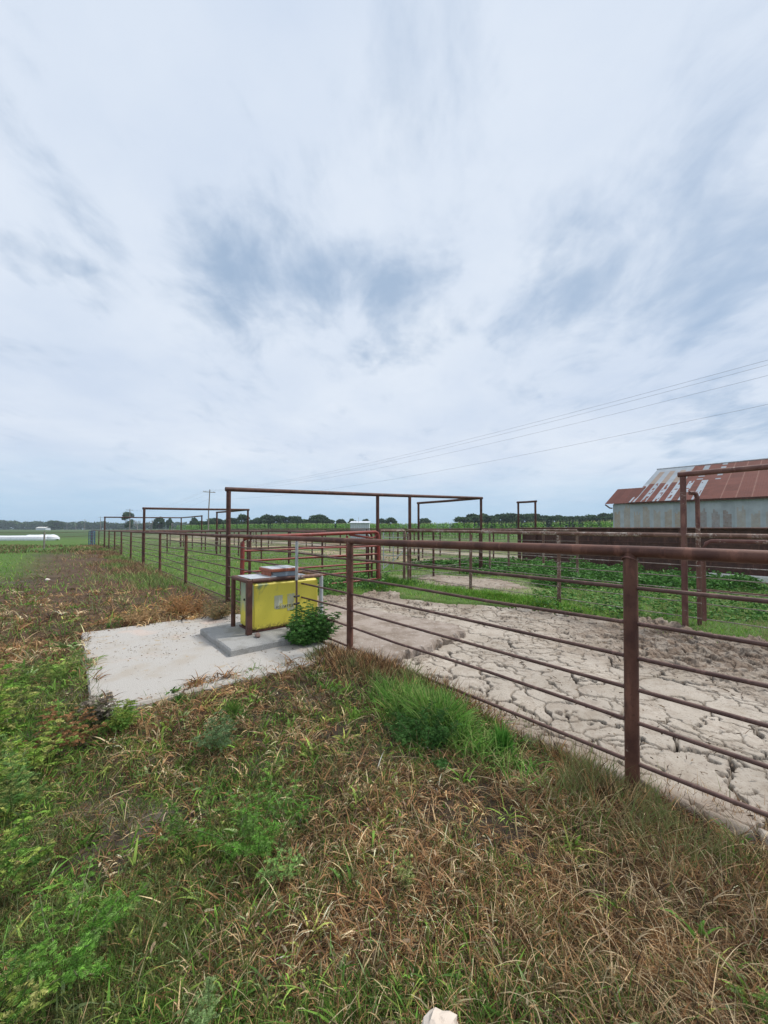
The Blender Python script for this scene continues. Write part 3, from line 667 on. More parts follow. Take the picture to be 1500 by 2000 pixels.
# ------------------------------------------------------------ shed, bales, far farm
d = 62.0; a = np.array(P(684, 1033, d)); w = 37 / F * d
sh = empty('shed', (a[0], d, .1), 'small white metal shed standing in front of the corn', 'shed')
mb = MB(); mb.box((a[0] + w / 2, d + 1.6, 1.35), (w, 3.2, 2.5)); mb.build('wall', 'shed_white', sh)
for k in range(9): MB().box((a[0] + .1 + k * (w - .2) / 8, d - .03, 1.3), (.05, .05, 2.4)).build('wall_rib', 'galvanised', sh)
mb = MB(); x0, x1 = a[0] - .1, a[0] + w + .1
mb.add([(x0, d - .2, 2.62), (x1, d - .2, 2.62), (x1, d + 3.4, 2.95), (x0, d + 3.4, 2.95), (x0, d - .2, 2.54), (x1, d - .2, 2.54), (x1, d + 3.4, 2.87), (x0, d + 3.4, 2.87)], [(0, 1, 2, 3), (7, 6, 5, 4), (0, 4, 5, 1), (1, 5, 6, 2), (2, 6, 7, 3), (3, 7, 4, 0)]); mb.build('roof', 'shed_white', sh)
MB().tube([(a[0] + w * .42, d + .8, 2.7), (a[0] + w * .42, d + .8, 3.5)], .04, 6).build('vent_pipe', 'galvanised', sh)
def silage(label, pxa, pxb, d, rad, seed, zc):
    a = np.array(P(pxa, 1050, d)); b = np.array(P(pxb, 1050, d)); L = b[0] - a[0]; n = max(14, int(L / 1.0)); r_ = np.random.default_rng(seed)
    mb = MB(); vs = []; fs = []; m = 18
    for i_ in range(n + 1):
        ex = min(i_, n - i_) * L / n; e = math.sqrt(max(.0004, 1 - (1 - min(1, ex / (rad * 1.2))) ** 2)); rr = rad * e * (1 + .03 * r_.standard_normal())
        for k in range(m):
            th = 2 * math.pi * k / m; vs.append((a[0] + L * i_ / n, d + 1.3 * rr * math.cos(th), zc + rr * max(-.8, math.sin(th))))
    for i_ in range(n):
        for k in range(m): fs.append((i_ * m + k, i_ * m + (k + 1) % m, (i_ + 1) * m + (k + 1) % m, (i_ + 1) * m + k))
    fs += [tuple(range(m)), tuple(range(n * m + m - 1, n * m - 1, -1))]
    mb.add(vs, fs, True); o = mb.build('silage_bag', 'plastic_wrap'); return tag(o, label, 'silage bag')
silage('long low white plastic silage bag lying in the field at the left edge', -160, 104, 60, .62, 3, -.02)
silage('taller white plastic silage bag behind the right end of the long one', 50, 92, 60.8, .66, 4, .05)
silage('short rounded white silage bag at the right end of the row', 84, 114, 60.5, .68, 5, .06)
d = 520; a = np.array(P(71, 1034, d)); fb = empty('farm_building', (a[0], d, 0), 'tiny white roofed building below the distant woods', 'building')
MB().box((a[0] + 6, d + 4, 1.4), (13, 8, 2.8)).build('wall', 'shed_white', fb)
mb = MB(); mb.add([(a[0] - 1, d - .5, 2.8), (a[0] + 13, d - .5, 2.8), (a[0] + 13, d + 4, 4.4), (a[0] - 1, d + 4, 4.4), (a[0] - 1, d + 8.5, 2.8), (a[0] + 13, d + 8.5, 2.8)], [(0, 1, 2, 3), (3, 2, 5, 4)]); mb.build('roof', 'white_curb', fb)

# field fence at the left with wooden stake
r = empty('wire_fence', P(87, 1075, 29.5), 'thin wire fence with a dark stake crossing the field at left', 'fence')
mb = MB(); a = np.array(P(87, 1076, 29.5)); MB().tube([(a[0], a[1], -.3), (a[0], a[1], 1.42)], .055, 8).build('post', 'pole_wood', r)
for px_ in (-150, -60): a2 = P(px_, 1076, 29.5); MB().tube([(a2[0], a2[1], -.3), (a2[0], a2[1], 1.35)], .05, 8).build('post', 'pole_wood', r)
for z in (1.33, .95): MB().tube([(P(-300, 0, 29.5)[0], 29.5, z), (a[0], 29.5, z), (-29.6, 39.2, z)], .014, 5).build('wire', 'rust_dark', r)

# ------------------------------------------------------------ power line
PL = [(31.6, 2.7), (-36.6, 80), (-104, 157), (-192, 260), (-262, 336), (-345, 430), (-450, 545), (-560, 670)]
PH = [11, 9.85, 9.85, 10.0, 10, 10.5, 10.5, 10.5]
def zg(x, y): return float(ground_z(np.array([x]), np.array([y]))[0])
lab = ['wooden power pole outside on the right', 'nearest wooden power pole with one crossarm beside the tall pipe frame', 'power pole standing in front of the single leafy tree', 'power pole just left of the farthest tall pipe frame',
       'fourth visible power pole, fading left of the frames', 'fifth visible power pole, thin against the distant woods', 'sixth visible power pole, tiny against the woods', 'farthest and tiniest power pole before the woods']
for i_, ((x, y), h) in enumerate(zip(PL, PH)):
    if i_ == 0: pass
    z0 = zg(x, y); rr = .15 if i_ < 2 else .26
    r = empty('power_pole', (x, y, z0), lab[i_], 'power pole', 'power poles in a line')
    MB().tube([(x, y, z0 - .5), (x + .03, y, h * .5), (x + (.25 if i_ == 1 else 0), y, h)], rr, 8, r1=.10).build('pole', 'pole_wood', r)
    MB().box((x + (.2 if i_ == 1 else 0), y - .1, h - .55), (2.4, .12, .14), np.array([[.76, .65, 0], [-.65, .76, 0], [0, 0, 1]])).build('crossarm', 'pole_wood', r)
    for k in (-1.05, -.55, 1.05):
        c = (x + k * .76, y + k * .65); MB().tube([(c[0], c[1], h - .48), (c[0], c[1], h - .3)], .05, 6).build('insulator', 'galvanised', r)
for j, (k, dz, sag, nm) in enumerate([(-1.05, -.3, 1.9, 'topmost of the thin power wires crossing the sky at right'), (-.55, -.3, 2.0, 'second power wire, paired close below the topmost'), (1.05, -.3, 2.05, 'third power wire, a little below the upper pair'), (0, -2.0, 2.0, 'lowest power wire, well below the other three')]):
    pts = []
    for a_ in range(0, 4):
        (x0, y0), (x1, y1) = PL[a_], PL[a_ + 1]; z0, z1 = PH[a_] + dz, PH[a_ + 1] + dz
        for q_ in range(24 if a_ == 0 else 8):
            f = q_ / (24 if a_ == 0 else 8); pts.append((x0 + (x1 - x0) * f + k * .76, y0 + (y1 - y0) * f + k * .65, z0 + (z1 - z0) * f - 4 * sag * f * (1 - f)))
    o = MB().tube(pts, .0055, 5).build('power_wire', 'wire'); tag(o, nm, 'wire')

# ------------------------------------------------------------ ribbons (all leaves and blades)
class Rib:
    def __init__(s): s.V = []; s.F = []; s.C = []; s.n = 0
    def add(s, base, dirs, L, Wd, col, bend=.3, seg=3, side=None, tipw=.0, downv=None):
        N = len(base); dirs = dirs / (np.linalg.norm(dirs, axis=1)[:, None] + 1e-9)
        if side is None:
            rv = rng.standard_normal((N, 3)); rv[:, 2] *= .3; side = np.cross(dirs, rv); side /= np.linalg.norm(side, axis=1)[:, None] + 1e-9
        L = np.broadcast_to(L, (N,)); Wd = np.broadcast_to(Wd, (N,)); bend = np.broadcast_to(bend, (N,))
        dn = np.zeros((N, 3)); dn[:, 2] = -1
        if downv is not None: dn = downv
        ts = np.linspace(0, 1, seg + 1); P_ = []
        for j, t_ in enumerate(ts):
            c = base + dirs * (L * t_)[:, None] + dn * (bend * L * t_ * t_)[:, None]
            wj = Wd * (1 - t_ ** 1.6) * (.75 + .5 * math.sin(math.pi * min(t_ * 1.2, 1)))
            if j < seg: P_.append(c - side * (wj / 2)[:, None]); P_.append(c + side * (wj / 2)[:, None])
            else: P_.append(c)
        k = 2 * seg + 1; A = np.stack(P_, 1).reshape(-1, 3); b = s.n + np.arange(N) * k
        q = [np.stack([b + 2 * j, b + 2 * j + 1, b + 2 * j + 3, b + 2 * j + 2], 1) for j in range(seg - 1)]
        if q: s.F.append(np.concatenate(q))
        s.F.append(np.stack([b + 2 * seg - 2, b + 2 * seg - 1, b + 2 * seg], 1)); s.V.append(A); s.C.append(np.repeat(col, k, axis=0)); s.n += N * k
    def build(s, name, mat, parent=None):
        quads = [f for f in s.F if f.shape[1] == 4]; tris = [f for f in s.F if f.shape[1] == 3]
        fl = ([np.concatenate(quads)] if quads else []) + [np.concatenate(tris)]
        return big_mesh(name, np.concatenate(s.V), fl, mat, parent, col=np.concatenate(s.C))
def pick(n, pal, jit=.18):
    pal = np.array([p[:3] for p in pal]); w = np.ones(len(pal)) / len(pal); c = pal[rng.choice(len(pal), n, p=w)]
    return c * (1 + jit * rng.standard_normal((n, 1)))
def clampc(c): return np.clip(c, .004, .9)
STRAW = [(.70, .52, .29), (.60, .38, .18), (.46, .27, .12), (.30, .16, .075), (.40, .20, .09), (.19, .11, .055), (.54, .31, .145)]
DARKD = [(.12, .07, .04), (.08, .052, .03), (.17, .10, .05), (.23, .14, .07), (.09, .075, .04)]  # thatch browns, darkened to stand in for shade inside the growth
OLIVE = [(.20, .28, .07), (.12, .16, .045), (.18, .2, .065), (.09, .13, .035), (.25, .26, .1), (.14, .18, .08)]
GREEN = [(.10, .21, .035), (.14, .27, .05), (.075, .16, .03), (.2, .32, .06)]
LUSH = [(.06, .17, .03), (.09, .23, .04), (.05, .125, .025), (.13, .29, .06)]
LAWN = [(.14, .32, .04), (.19, .38, .05), (.11, .25, .03), (.27, .40, .07)]
def heads(n, up, spread=1.0):
    th = rng.random(n) * 2 * math.pi; r_ = np.sqrt(rng.random(n)) * spread
    return np.stack([np.cos(th) * r_, np.sin(th) * r_, np.full(n, up)], 1)
# sample ground points roughly evenly over what the camera sees, with a wide margin
def sample(n, y0=1046, y1=2250, x0=-420, x1=1920, power=1.0):
    px = x0 + (x1 - x0) * rng.random(n); py = y0 + (y1 - y0) * rng.random(n) ** power
    d_ = H * F / (py - HY); x = (px - 750) / F * d_; return px, py, x, d_
def outside_ok(s, t):
    w_ = .30 * fbm(s * 2.2, t * 2.2, 515) - .02
    pad = (s > -2.66 + w_) & (s < .06) & (t > 6.62 + w_ * .8) & (t < 9.9 - w_)
    return (~pad)
def gz(x, y): return ground_z(x, y)

dead = Rib(); green = Rib()
# foreground and outside the near fence
px, py, x, y = sample(340000)
s, t = to_st(x, y); e = mud_edge(s, t)
ok = (s < .28 - .25 * (t > 2)) & outside_ok(s, t) & (y < 45) & (y > .35)
edge_ok = (s > -.05) & (rng.random(len(s)) > .25 * (1 - ss(s, 0, .3))) ; ok &= ~edge_ok
px, py, x, y, s, t = [v[ok] for v in (px, py, x, y, s, t)]
z = gz(x, y); n = len(x)
gn = fbm(x * 1.1, y * 1.1, 201); gn2 = fbm(x * 4, y * 4, 202); tuft = fbm(x * 7, y * 7, 203)
gf = .10 + .28 * ss(gn, .42, .62) + .16 * ss(-px, -800, -200)
def bl(px_, py_, rx, ry): return bump2(px, py, px_, py_, rx, ry)
gf = gf + .75 * bl(20, 1480, 120, 280) + .7 * bl(480, 1560, 130, 90) + .75 * bl(150, 1790, 200, 130) + .75 * bl(860, 1400, 190, 70) + .35 * bl(250, 1980, 420, 180) + .3 * bl(1450, 1700, 90, 70) + .25 * bl(380, 1720, 250, 120)
gf = gf + .35 * bl(800, 1950, 350, 60) + .4 * bl(1470, 1590, 80, 40)
gf = gf + .9 * ss(-py, -1125, -1095) * (px < 330) + .6 * ss(-px, -60, 60) * (py < 1300)
gf = np.where((t > 8) & (s < 0) & ((t < 16.5) | ((s > -3.8) & (t < 34))), .12 + .4 * (gn > .6), gf) - .10 * ss(px, 500, 900)
isg = rng.random(n) < np.clip(gf, 0, .95)
bare = (.75 * ss(fbm(x * 2.6 + 9, y * 2.6, 207), .60, .68) * (y < 3.2)) + 1.2 * bl(650, 1790, 55, 40) + .8 * bl(620, 1530, 0.1, 0.1)
for (u_, w_, r1_, r2_) in BARE: bare = bare + 1.1 * bump2(s, t, u_, w_, r1_, r2_)
keep = rng.random(n) > np.clip(bare, 0, .85)
px, py, x, y, s, t, z, isg, tuft, gn, gn2 = [v[keep] for v in (px, py, x, y, s, t, z, isg, tuft, gn, gn2)]; n = len(x)
scale = np.clip(y / 3.0, .8, 3.2)
m = ~isg; k = m.sum()
Ld = (.06 + .17 * rng.random(k) ** 1.6) * (.55 + .9 * tuft[m]) * np.clip(scale[m], .8, 1.7)
Wd = (.0016 + .0026 * rng.random(k)) * scale[m] * 1.1
dcol = np.where((fbm(x[m] * 1.6, y[m] * 1.6, 204) > .56)[:, None], pick(k, STRAW), pick(k, DARKD))
dcol = np.where((rng.random(k) < .15)[:, None], pick(k, OLIVE), dcol)
tan_patch = bl(380, 1180, 110, 40)[m] > rng.random(k) * 1.1
dcol = np.where(tan_patch[:, None], pick(k, [(.50, .31, .14), (.42, .24, .1), (.55, .38, .2)]), dcol)
up = np.where(rng.random(k) < .45, .25, 1.1)
hd = heads(k, 1, 1.1); hd[:, 2] = up
dead.add(np.stack([x[m], y[m], z[m] - .01], 1), hd, Ld, Wd, clampc(dcol), bend=.2 + .8 * rng.random(k), seg=3)
# tufts: whole plants of one colour, each a rosette of blades
tp_x, tp_y, qx, qy = sample(26000, 1150, 2350, -420, 1920, .9)
s_, t_ = to_st(qx, qy); e_ = mud_edge(s_, t_); kk = (s_ < .02) & outside_ok(s_, t_) & (qy > .5) & (qy < 14)
tp_x, tp_y, qx, qy, s_, t_ = [v[kk] for v in (tp_x, tp_y, qx, qy, s_, t_)]; nt_ = len(qx); cn_ = fbm(qx * 1.3, qy * 1.3, 221)
bt_ = 0 * qx
for (u_, w_, r1_, r2_) in BARE: bt_ = bt_ + bump2(s_, t_, u_, w_, r1_, r2_)
kk = rng.random(nt_) < (ss(cn_, .30, .55) * .85 + .15) * (1 - np.clip(bt_, 0, .9)); tp_x, tp_y, qx, qy, s_, t_ = [v[kk] for v in (tp_x, tp_y, qx, qy, s_, t_)]; nt_ = len(qx)
kb = 15; big = (.5 + 1.1 * rng.random(nt_) ** 1.5)
px, py = tp_x, tp_y
gl = .09 + .3 * ss(-px, -500, 100) + .7 * bl(20, 1480, 130, 320) + .6 * bl(480, 1560, 130, 90) + .75 * bl(150, 1790, 210, 140) + .6 * bl(860, 1400, 190, 70) + .3 * bl(300, 1980, 420, 120) + .25 * bl(800, 1930, 250, 80) + .4 * bl(1470, 1620, 60, 50) + .25 * bl(1480, 1950, 60, 90)
gl = np.where((t_ > 8.3) & (t_ < 16) & (s_ < .1), .10 + .25 * (fbm(qx, qy, 519) > .6), gl)
tg_ = rng.random(nt_) < gl
c_dead = (.98 - .12 * ss(tp_x, 800, 1400) + .28 * bump2(tp_x, tp_y, 820, 1580, 330, 260))[:, None] * pick(nt_, [(.62, .44, .24), (.47, .29, .14), (.34, .19, .09), (.74, .58, .36), (.22, .125, .065), (.14, .085, .05), (.40, .215, .10), (.28, .155, .075), (.11, .07, .045)], .15)
c_liv = pick(nt_, [(.17, .34, .05), (.12, .26, .04), (.28, .40, .08), (.40, .44, .11), (.09, .19, .035), (.25, .33, .14), (.2, .36, .06)], .15)
tcol = np.where(tg_[:, None], c_liv, c_dead); tanp = bl(380, 1180, 130, 45) > rng.random(nt_); tcol = np.where(tanp[:, None], pick(nt_, [(.62, .38, .16), (.5, .27, .11)]), tcol)
bx_ = np.repeat(qx, kb); by_ = np.repeat(qy, kb); bg_ = np.repeat(big, kb); n3 = len(bx_); jr = .018 * rng.standard_normal((n3, 2)) * np.clip(by_ / 2.5, .8, 3)[:, None]
bx_ = bx_ + jr[:, 0]; by_ = by_ + jr[:, 1]; s3_, t3_ = to_st(bx_, by_); okb = outside_ok(s3_, t3_) | (rng.random(n3) < .05)
tc_ = np.repeat(tcol, kb, axis=0) * (1 + .28 * rng.standard_normal((n3, 1))); hd = heads(n3, 1, 1.2); hd[:, 2] = .35 + rng.random(n3) * 1.1
Lt = (.07 + .13 * rng.random(n3)) * bg_ * np.clip(by_ / 3, .85, 1.5); Wt = (.0036 + .0042 * rng.random(n3)) * np.clip(by_ / 2.2, .85, 3)
Wt = Wt * np.repeat(np.where(tg_ & (rng.random(nt_) < .35), 2.2, 1), kb)
zb3 = gz(bx_, by_) - .01; zb3 = np.where((s3_ > -2.64) & (s3_ < 0) & (t3_ > 6.65) & (t3_ < 9.88), .045, zb3)
dead.add(np.stack([bx_, by_, zb3], 1)[okb], hd[okb], Lt[okb], Wt[okb], clampc(tc_)[okb], bend=(.3 + .8 * rng.random(n3))[okb], seg=4)
px, py = None, None
# short broken litter lying flat on the soil
sel = rng.choice(n, 80000); k = len(sel); jx = rng.standard_normal((k, 2)) * .05; xx = x[sel] + jx[:, 0]; yy = y[sel] + jx[:, 1]
s_, t_ = to_st(xx, yy); kk = (s_ < -.02) & outside_ok(s_, t_); xx, yy = xx[kk], yy[kk]; k = len(xx)
dead.add(np.stack([xx, yy, gz(xx, yy) + .004 + .02 * rng.random(k)], 1), heads(k, .08, 1) + np.array([0, 0, .05]) * rng.standard_normal((k, 1)), .03 + .07 * rng.random(k), (.002 + .003 * rng.random(k)) * np.clip(yy / 3, .8, 3), clampc(np.where((rng.random(k) < .5)[:, None], pick(k, STRAW), pick(k, DARKD))), bend=.05, seg=2)
# a few long bleached arching stems
sel = rng.choice(np.where(m)[0], 9000, replace=False); sel = sel[(y[sel] < 9)]; k = len(sel)
dead.add(np.stack([x[sel], y[sel], z[sel]], 1), heads(k, .6, 1.1), .14 + .22 * rng.random(k), (.0022 + .002 * rng.random(k)) * np.clip(y[sel] / 2.5, .8, 2.2), clampc(pick(k, [(.58, .46, .28), (.5, .36, .2), (.45, .3, .16)])), bend=.3 + .7 * rng.random(k), seg=5)
m = isg; k = m.sum()
Lg = (.05 + .13 * rng.random(k)) * (.6 + .8 * tuft[m]) * np.clip(scale[m], .8, 1.6)
gcolr = np.where((gn2[m] > .5)[:, None], pick(k, GREEN), pick(k, OLIVE)); far_ = (y[m] > 9)
gcolr = np.where(far_[:, None], pick(k, LAWN), gcolr)
green.add(np.stack([x[m], y[m], z[m] - .01], 1), heads(k, 1, .7), Lg, (.003 + .003 * rng.random(k)) * scale[m], clampc(gcolr), bend=.1 + .5 * rng.random(k), seg=3)
# inside the pens
px, py, x, y = sample(210000, 1043, 1420, -100, 1900, 1.1)
s, t = to_st(x, y); e = mud_edge(s, t); cov = fbm(x * .55, y * .55, 211); c2 = fbm(x * 2.5, y * 2.5, 212)
slabm = (s > -.1) & (s < 2.4) & (t > 6.1) & (t < 9.6)
mud2 = mud_edge2(s, t) > .1
lane = (s > 9.7) & (s < 14.2) & (t > 12.2) & (cov > .42)
yard = (s > 15) & (cov > .36)
thin = (s > 5.6) & (t < 6) & (c2 < .48)
ok = (s > .05) & (e < .03) & (~slabm) & (~mud2) & (~lane) & (~yard) & (~(thin & (rng.random(len(s)) < .75))) & (y < 70) & ~((s > -.9) & (s < .5) & (t > 7.3) & (t < 8.8))
px, py, x, y, s, t, c2 = [v[ok] for v in (px, py, x, y, s, t, c2)]; n = len(x); z = gz(x, y); z = np.maximum(z, -.16)
sc = np.clip(y / 4.5, 1, 6)
lc = pick(n, LAWN); lc = np.where(((c2 > .6) & (rng.random(n) < .6))[:, None], pick(n, [(.3, .3, .12), (.35, .3, .16)]), lc)
hgt = (.05 + .13 * rng.random(n)) * (.6 + .8 * c2) * np.clip(y / 12, 1, 1.7)
green.add(np.stack([x, y, z - .01], 1), heads(n, 1, .8), hgt, .0045 * sc * (.7 + .6 * rng.random(n)), clampc(lc), bend=.1 + .5 * rng.random(n), seg=2)
o = dead.build('dead_grass', 'blades'); tag(o, 'dry brown and straw coloured grass and weeds covering the ground outside the pens', 'grass', kind='stuff')
o = green.build('green_grass', 'blades'); tag(o, 'short green grass growing through the pens and the dry ground', 'grass', kind='stuff')

# ---- individual plants
def lush_clump(name, label, cs, ct, rs, rt, n, hmin, hmax, pal, wid=.007, kind=None, up=1.6, cat='grass'):
    a = rng.random(n) * 2 * math.pi; r_ = np.abs(rng.standard_normal(n)) * .55; S_ = cs + np.cos(a) * r_ * rs; T_ = ct + np.sin(a) * r_ * rt
    q = np.array([3.833, 0]) + S_[:, None] * U + T_[:, None] * V; z = gz(q[:, 0], q[:, 1]); z = np.maximum(z, -.13)
    R_ = Rib(); h_ = (hmin + (hmax - hmin) * rng.random(n)) * np.clip(1.1 - .45 * r_, .3, 2) * (.45 + 1.1 * fbm(q[:, 0] * 5, q[:, 1] * 5, 611))
    R_.add(np.column_stack([q, z]), heads(n, up, 1), h_, wid * (.6 + .8 * rng.random(n)), clampc(pick(n, pal)), bend=.15 + .65 * rng.random(n), seg=5)
    o = R_.build(name, 'blades'); return tag(o, label, cat, kind='stuff')
def gpt(px_, py_, z0=0.0):
    d_ = (H - z0) * F / (py_ - HY); return to_st((px_ - 750) / F * d_, d_)
c = gpt(845, 1412)
lush_clump('grass_clump', 'tall lush green grass clump against the near fence', c[0], c[1], .24, .75, 6800, .16, .50, [(.17, .36, .06), (.12, .27, .045), (.24, .45, .09), (.32, .46, .12), (.08, .18, .035), (.36, .38, .14)], .0065, kind='stuff', up=1.2)
lush_clump('grass_strip', 'strip of taller bright grass along the foot of the pale mud fence', 5.0, 7.6, .38, 2.6, 9000, .08, .26, LAWN, .012, up=1.6)
lush_clump('grass_strip', 'patch of taller grass around the hinge post of the red gate', 4.5, 10.9, .9, .5, 6000, .10, .32, LAWN + LUSH, .016, up=1.6)
c = gpt(985, 1470)
lush_clump('grass_clump', 'upright green grass tuft poking through the lowest rod', c[0] + .05, c[1] + .05, .05, .07, 300, .18, .34, [(.09, .26, .04), (.12, .3, .05)], .012, up=3)
c = gpt(360, 1375); lush_clump('grass_clump', 'small round green tuft on the near edge of the pale slab', c[0], c[1] + .1, .07, .07, 420, .06, .13, LUSH, .005)
c = gpt(470, 1385); lush_clump('grass_clump', 'thin green tuft just below the slab edge', c[0] - .05, c[1], .10, .16, 420, .1, .22, GREEN, .005)
def ferny(name, label, px_, py_, rad, ht, stems, pal, seed, leafsize=.03, dens=26, cat='weed', z0=0.0, wfrac=.13):
    d_ = (H - z0) * F / (py_ - HY); x0 = (px_ - 750) / F * d_; y0 = d_; zb_ = float(gz(np.array([x0]), np.array([y0]))[0]); zb_ = max(zb_, z0)
    R_ = Rib(); r_ = np.random.default_rng(seed); root = empty(name, (x0, y0, zb_), label, cat); sb = MB()
    for q in range(stems):
        a = r_.random() * 6.283; rr = rad * math.sqrt(r_.random()); hh = ht * (1 - .35 * (rr / rad) ** 2) * (.35 + .8 * r_.random()); rr *= .8 + .5 * r_.random()
        b = np.array([x0 + rr * .4 * math.cos(a), y0 + rr * .4 * math.sin(a), zb_]); tp = np.array([x0 + rr * math.cos(a), y0 + rr * math.sin(a), zb_ + hh])
        mid = (b + tp) / 2 + np.array([.1 * hh * r_.standard_normal(), .1 * hh * r_.standard_normal(), hh * .08]); sb.tube([b, mid, tp], .0022, 4, caps=False)
        nl = int(dens * (.7 + .6 * r_.random()))
        for l in range(nl):
            f = .12 + .88 * l / nl; p = b * (1 - f) ** 2 + 2 * f * (1 - f) * mid + f * f * tp
            ang = l * 2.4 + r_.random(); fl = leafsize * 3 * (1.2 - .7 * f); dv = np.array([math.cos(ang), math.sin(ang), .35])
            m_ = 11; tq = np.linspace(.15, 1, m_); bp = p + dv * (tq * fl)[:, None] + np.array([0, 0, -1]) * (.35 * fl * tq ** 2)[:, None]
            sd_ = np.cross(dv, [0, 0, 1.0]); sd_ /= np.linalg.norm(sd_); c_ = pick(1, pal)[0]
            for sg_ in (-1, 1):
                R_.add(bp, np.broadcast_to(sd_ * sg_ + dv * .6, (m_, 3)) + .3 * r_.standard_normal((m_, 3)), leafsize * (1.25 - .8 * tq), leafsize * wfrac * 1.3, clampc(np.repeat(c_[None], m_, 0) * (1 + .12 * r_.standard_normal((m_, 1)))), bend=.2, seg=2)
    off = np.array([x0, y0, zb_]); R_.V = [v - off for v in R_.V]
    R_.build('leaves', 'leaves', root); sb.build('stems', 'stem_green', root)
    return root
BR = [(.17, .36, .05), (.22, .43, .08), (.12, .28, .04)]
FE = [(.13, .29, .045), (.17, .36, .06), (.10, .23, .035), (.2, .34, .09)]
ferny('feathery_weed', 'bright green feathery weed in the dry grass below the slab', 505, 1640, .24, .30, 15, FE, 1, .017, 20)
ferny('feathery_weed', 'smaller feathery weed just left of the bright one', 385, 1600, .2, .17, 9, FE + OLIVE, 2, .015, 18)
ferny('feathery_weed', 'light green weed sprig lowest of the feathery trio', 555, 1710, .10, .14, 5, [(.25, .46, .12), (.3, .46, .15)], 3, .014, 16)
ferny('feathery_weed', 'broad patch of bright green feathery weed at lower left', 140, 1850, .30, .17, 18, FE + BR, 4, .016, 18)
ferny('feathery_weed', 'tall green feathery weed at the left picture edge', 20, 1560, .30, .36, 16, [(.13, .26, .06), (.18, .3, .09), (.3, .33, .1)], 5, .022, 18)
ferny('feathery_weed', 'yellowish green weed at the left edge below the slab level', 15, 1390, .42, .5, 17, [(.2, .28, .07), (.3, .33, .09), (.16, .24, .06), (.28, .2, .09)], 6, .028, 16)
ferny('feathery_weed', 'pale green sprig near the bottom left of the ground', 415, 1960, .08, .10, 6, [(.3, .42, .18), (.22, .34, .12)], 7, .011, 14)
ferny('feathery_weed', 'little yellow green weed right of the bottom middle', 790, 1720, .04, .17, 4, [(.38, .44, .16), (.28, .34, .1)], 8, .011, 14)
ferny('feathery_weed', 'bluish green leafy weed between slab and lush grass', 430, 1450, .2, .24, 11, [(.12, .2, .08), (.17, .26, .12)], 9, .022, 14)
ferny('feathery_weed', 'dark feathery weed low in front of the lush grass clump', 830, 1460, .32, .26, 26, [(.06, .15, .035), (.09, .2, .05)], 12, .024)
ferny('feathery_weed', 'mixed green weed in the dry ground at far right bottom', 1480, 1975, .12, .12, 6, [(.15, .28, .05), (.2, .33, .08)], 13, .014, 14)
ferny('feathery_weed', 'green weed left of the slab among brown weeds', 105, 1330, .35, .40, 12, [(.16, .26, .06), (.25, .3, .08)], 14, .028, 16)
YG = [(.26, .40, .07), (.36, .44, .10), (.17, .32, .05), (.42, .42, .14)]
ferny('leafy_weed', 'tall yellow green weed at the left edge halfway down the slab', -30, 1450, .3, .62, 16, YG, 21, .034, 16, wfrac=.2)
ferny('leafy_weed', 'leafy light green weed by the left edge, level with the lush clump', 60, 1500, .26, .34, 13, YG, 22, .026, 16, wfrac=.2)
ferny('leafy_weed', 'reddish brown and green weed left of the slab corner', 115, 1450, .3, .36, 16, [(.36, .19, .09), (.28, .15, .07), (.2, .3, .07)], 23, .024, 16, wfrac=.2)
ferny('leafy_weed', 'green leafy weed at the lower left corner of the view', 30, 1960, .14, .16, 9, YG + GREEN, 24, .016, 14, wfrac=.2)
ferny('leafy_weed', 'sagging green weed at the left edge beside the bright feathery patch', -10, 1720, .22, .26, 12, GREEN + YG, 25, .02, 16, wfrac=.2)
ferny('leafy_weed', 'dark green bushy weed in front of the right end of the yellow box', 605, 1256, .36, .56, 60, [(.06, .16, .035), (.09, .22, .05), (.14, .30, .07), (.06, .15, .035)], 10, .034, 24, 'weed', .02, .22)
ferny('leafy_weed', 'grey withered weed standing at the near left slab corner', 200, 1410, .14, .34, 11, [(.24, .20, .16), (.3, .26, .21), (.2, .22, .11)], 11, .03, 12, z0=.0, wfrac=.25)
ferny('leafy_weed', 'green weed growing beside the withered one at the slab corner', 235, 1420, .12, .24, 12, [(.16, .3, .06), (.3, .38, .08)], 15, .022)
ferny('dry_weed', 'tan dried weed bunch leaning on the left of the yellow box', 428, 1206, .3, .34, 40, [(.42, .30, .16), (.34, .24, .13), (.2, .2, .1)], 16, .022, 20, z0=.05)
ferny('dry_weed', 'orange tan dried weed by the back edge of the slab', 365, 1196, .5, .36, 44, [(.48, .27, .12), (.4, .22, .1)], 17, .026, 18)
ferny('dry_weed', 'pale straw coloured dead weed behind the slab', 280, 1212, .5, .28, 34, [(.5, .34, .18), (.4, .26, .13)], 18, .026, 16)
# broadleaf weeds by the brown boards and along fences
bw = Rib()
def broad(px0, px1, py0, py1, n, hgt, size, pal):
    px_ = px0 + (px1 - px0) * rng.random(n); py_ = py0 + (py1 - py0) * rng.random(n); d_ = H * F / (py_ - HY); x_ = (px_ - 750) / F * d_
    cl_ = fbm(x_ * 1.5, d_ * 1.5, 301); hh = hgt * ss(cl_, .3, .75) * rng.random(n) ** .6 + .04
    s_, t_ = to_st(x_, d_); k_ = (s_ < 14.0) & (cl_ > .36) & ~((s_ > 12.3) & (t_ < 7.2)); hh = hh * np.where(t_ < 8, .7, 1)
    x_, d_, hh = x_[k_], d_[k_], hh[k_]; n = len(x_); z_ = gz(x_, d_)
    hd_ = heads(n, .25, 1); bw.add(np.stack([x_, d_, z_ + hh], 1), hd_, size * (.6 + .8 * rng.random(n)), size * .55 * np.ones(n), clampc(pick(n, pal)), bend=.35, seg=2)
BL_ = [(.07, .17, .035), (.10, .24, .05), (.14, .3, .08), (.05, .12, .03)]
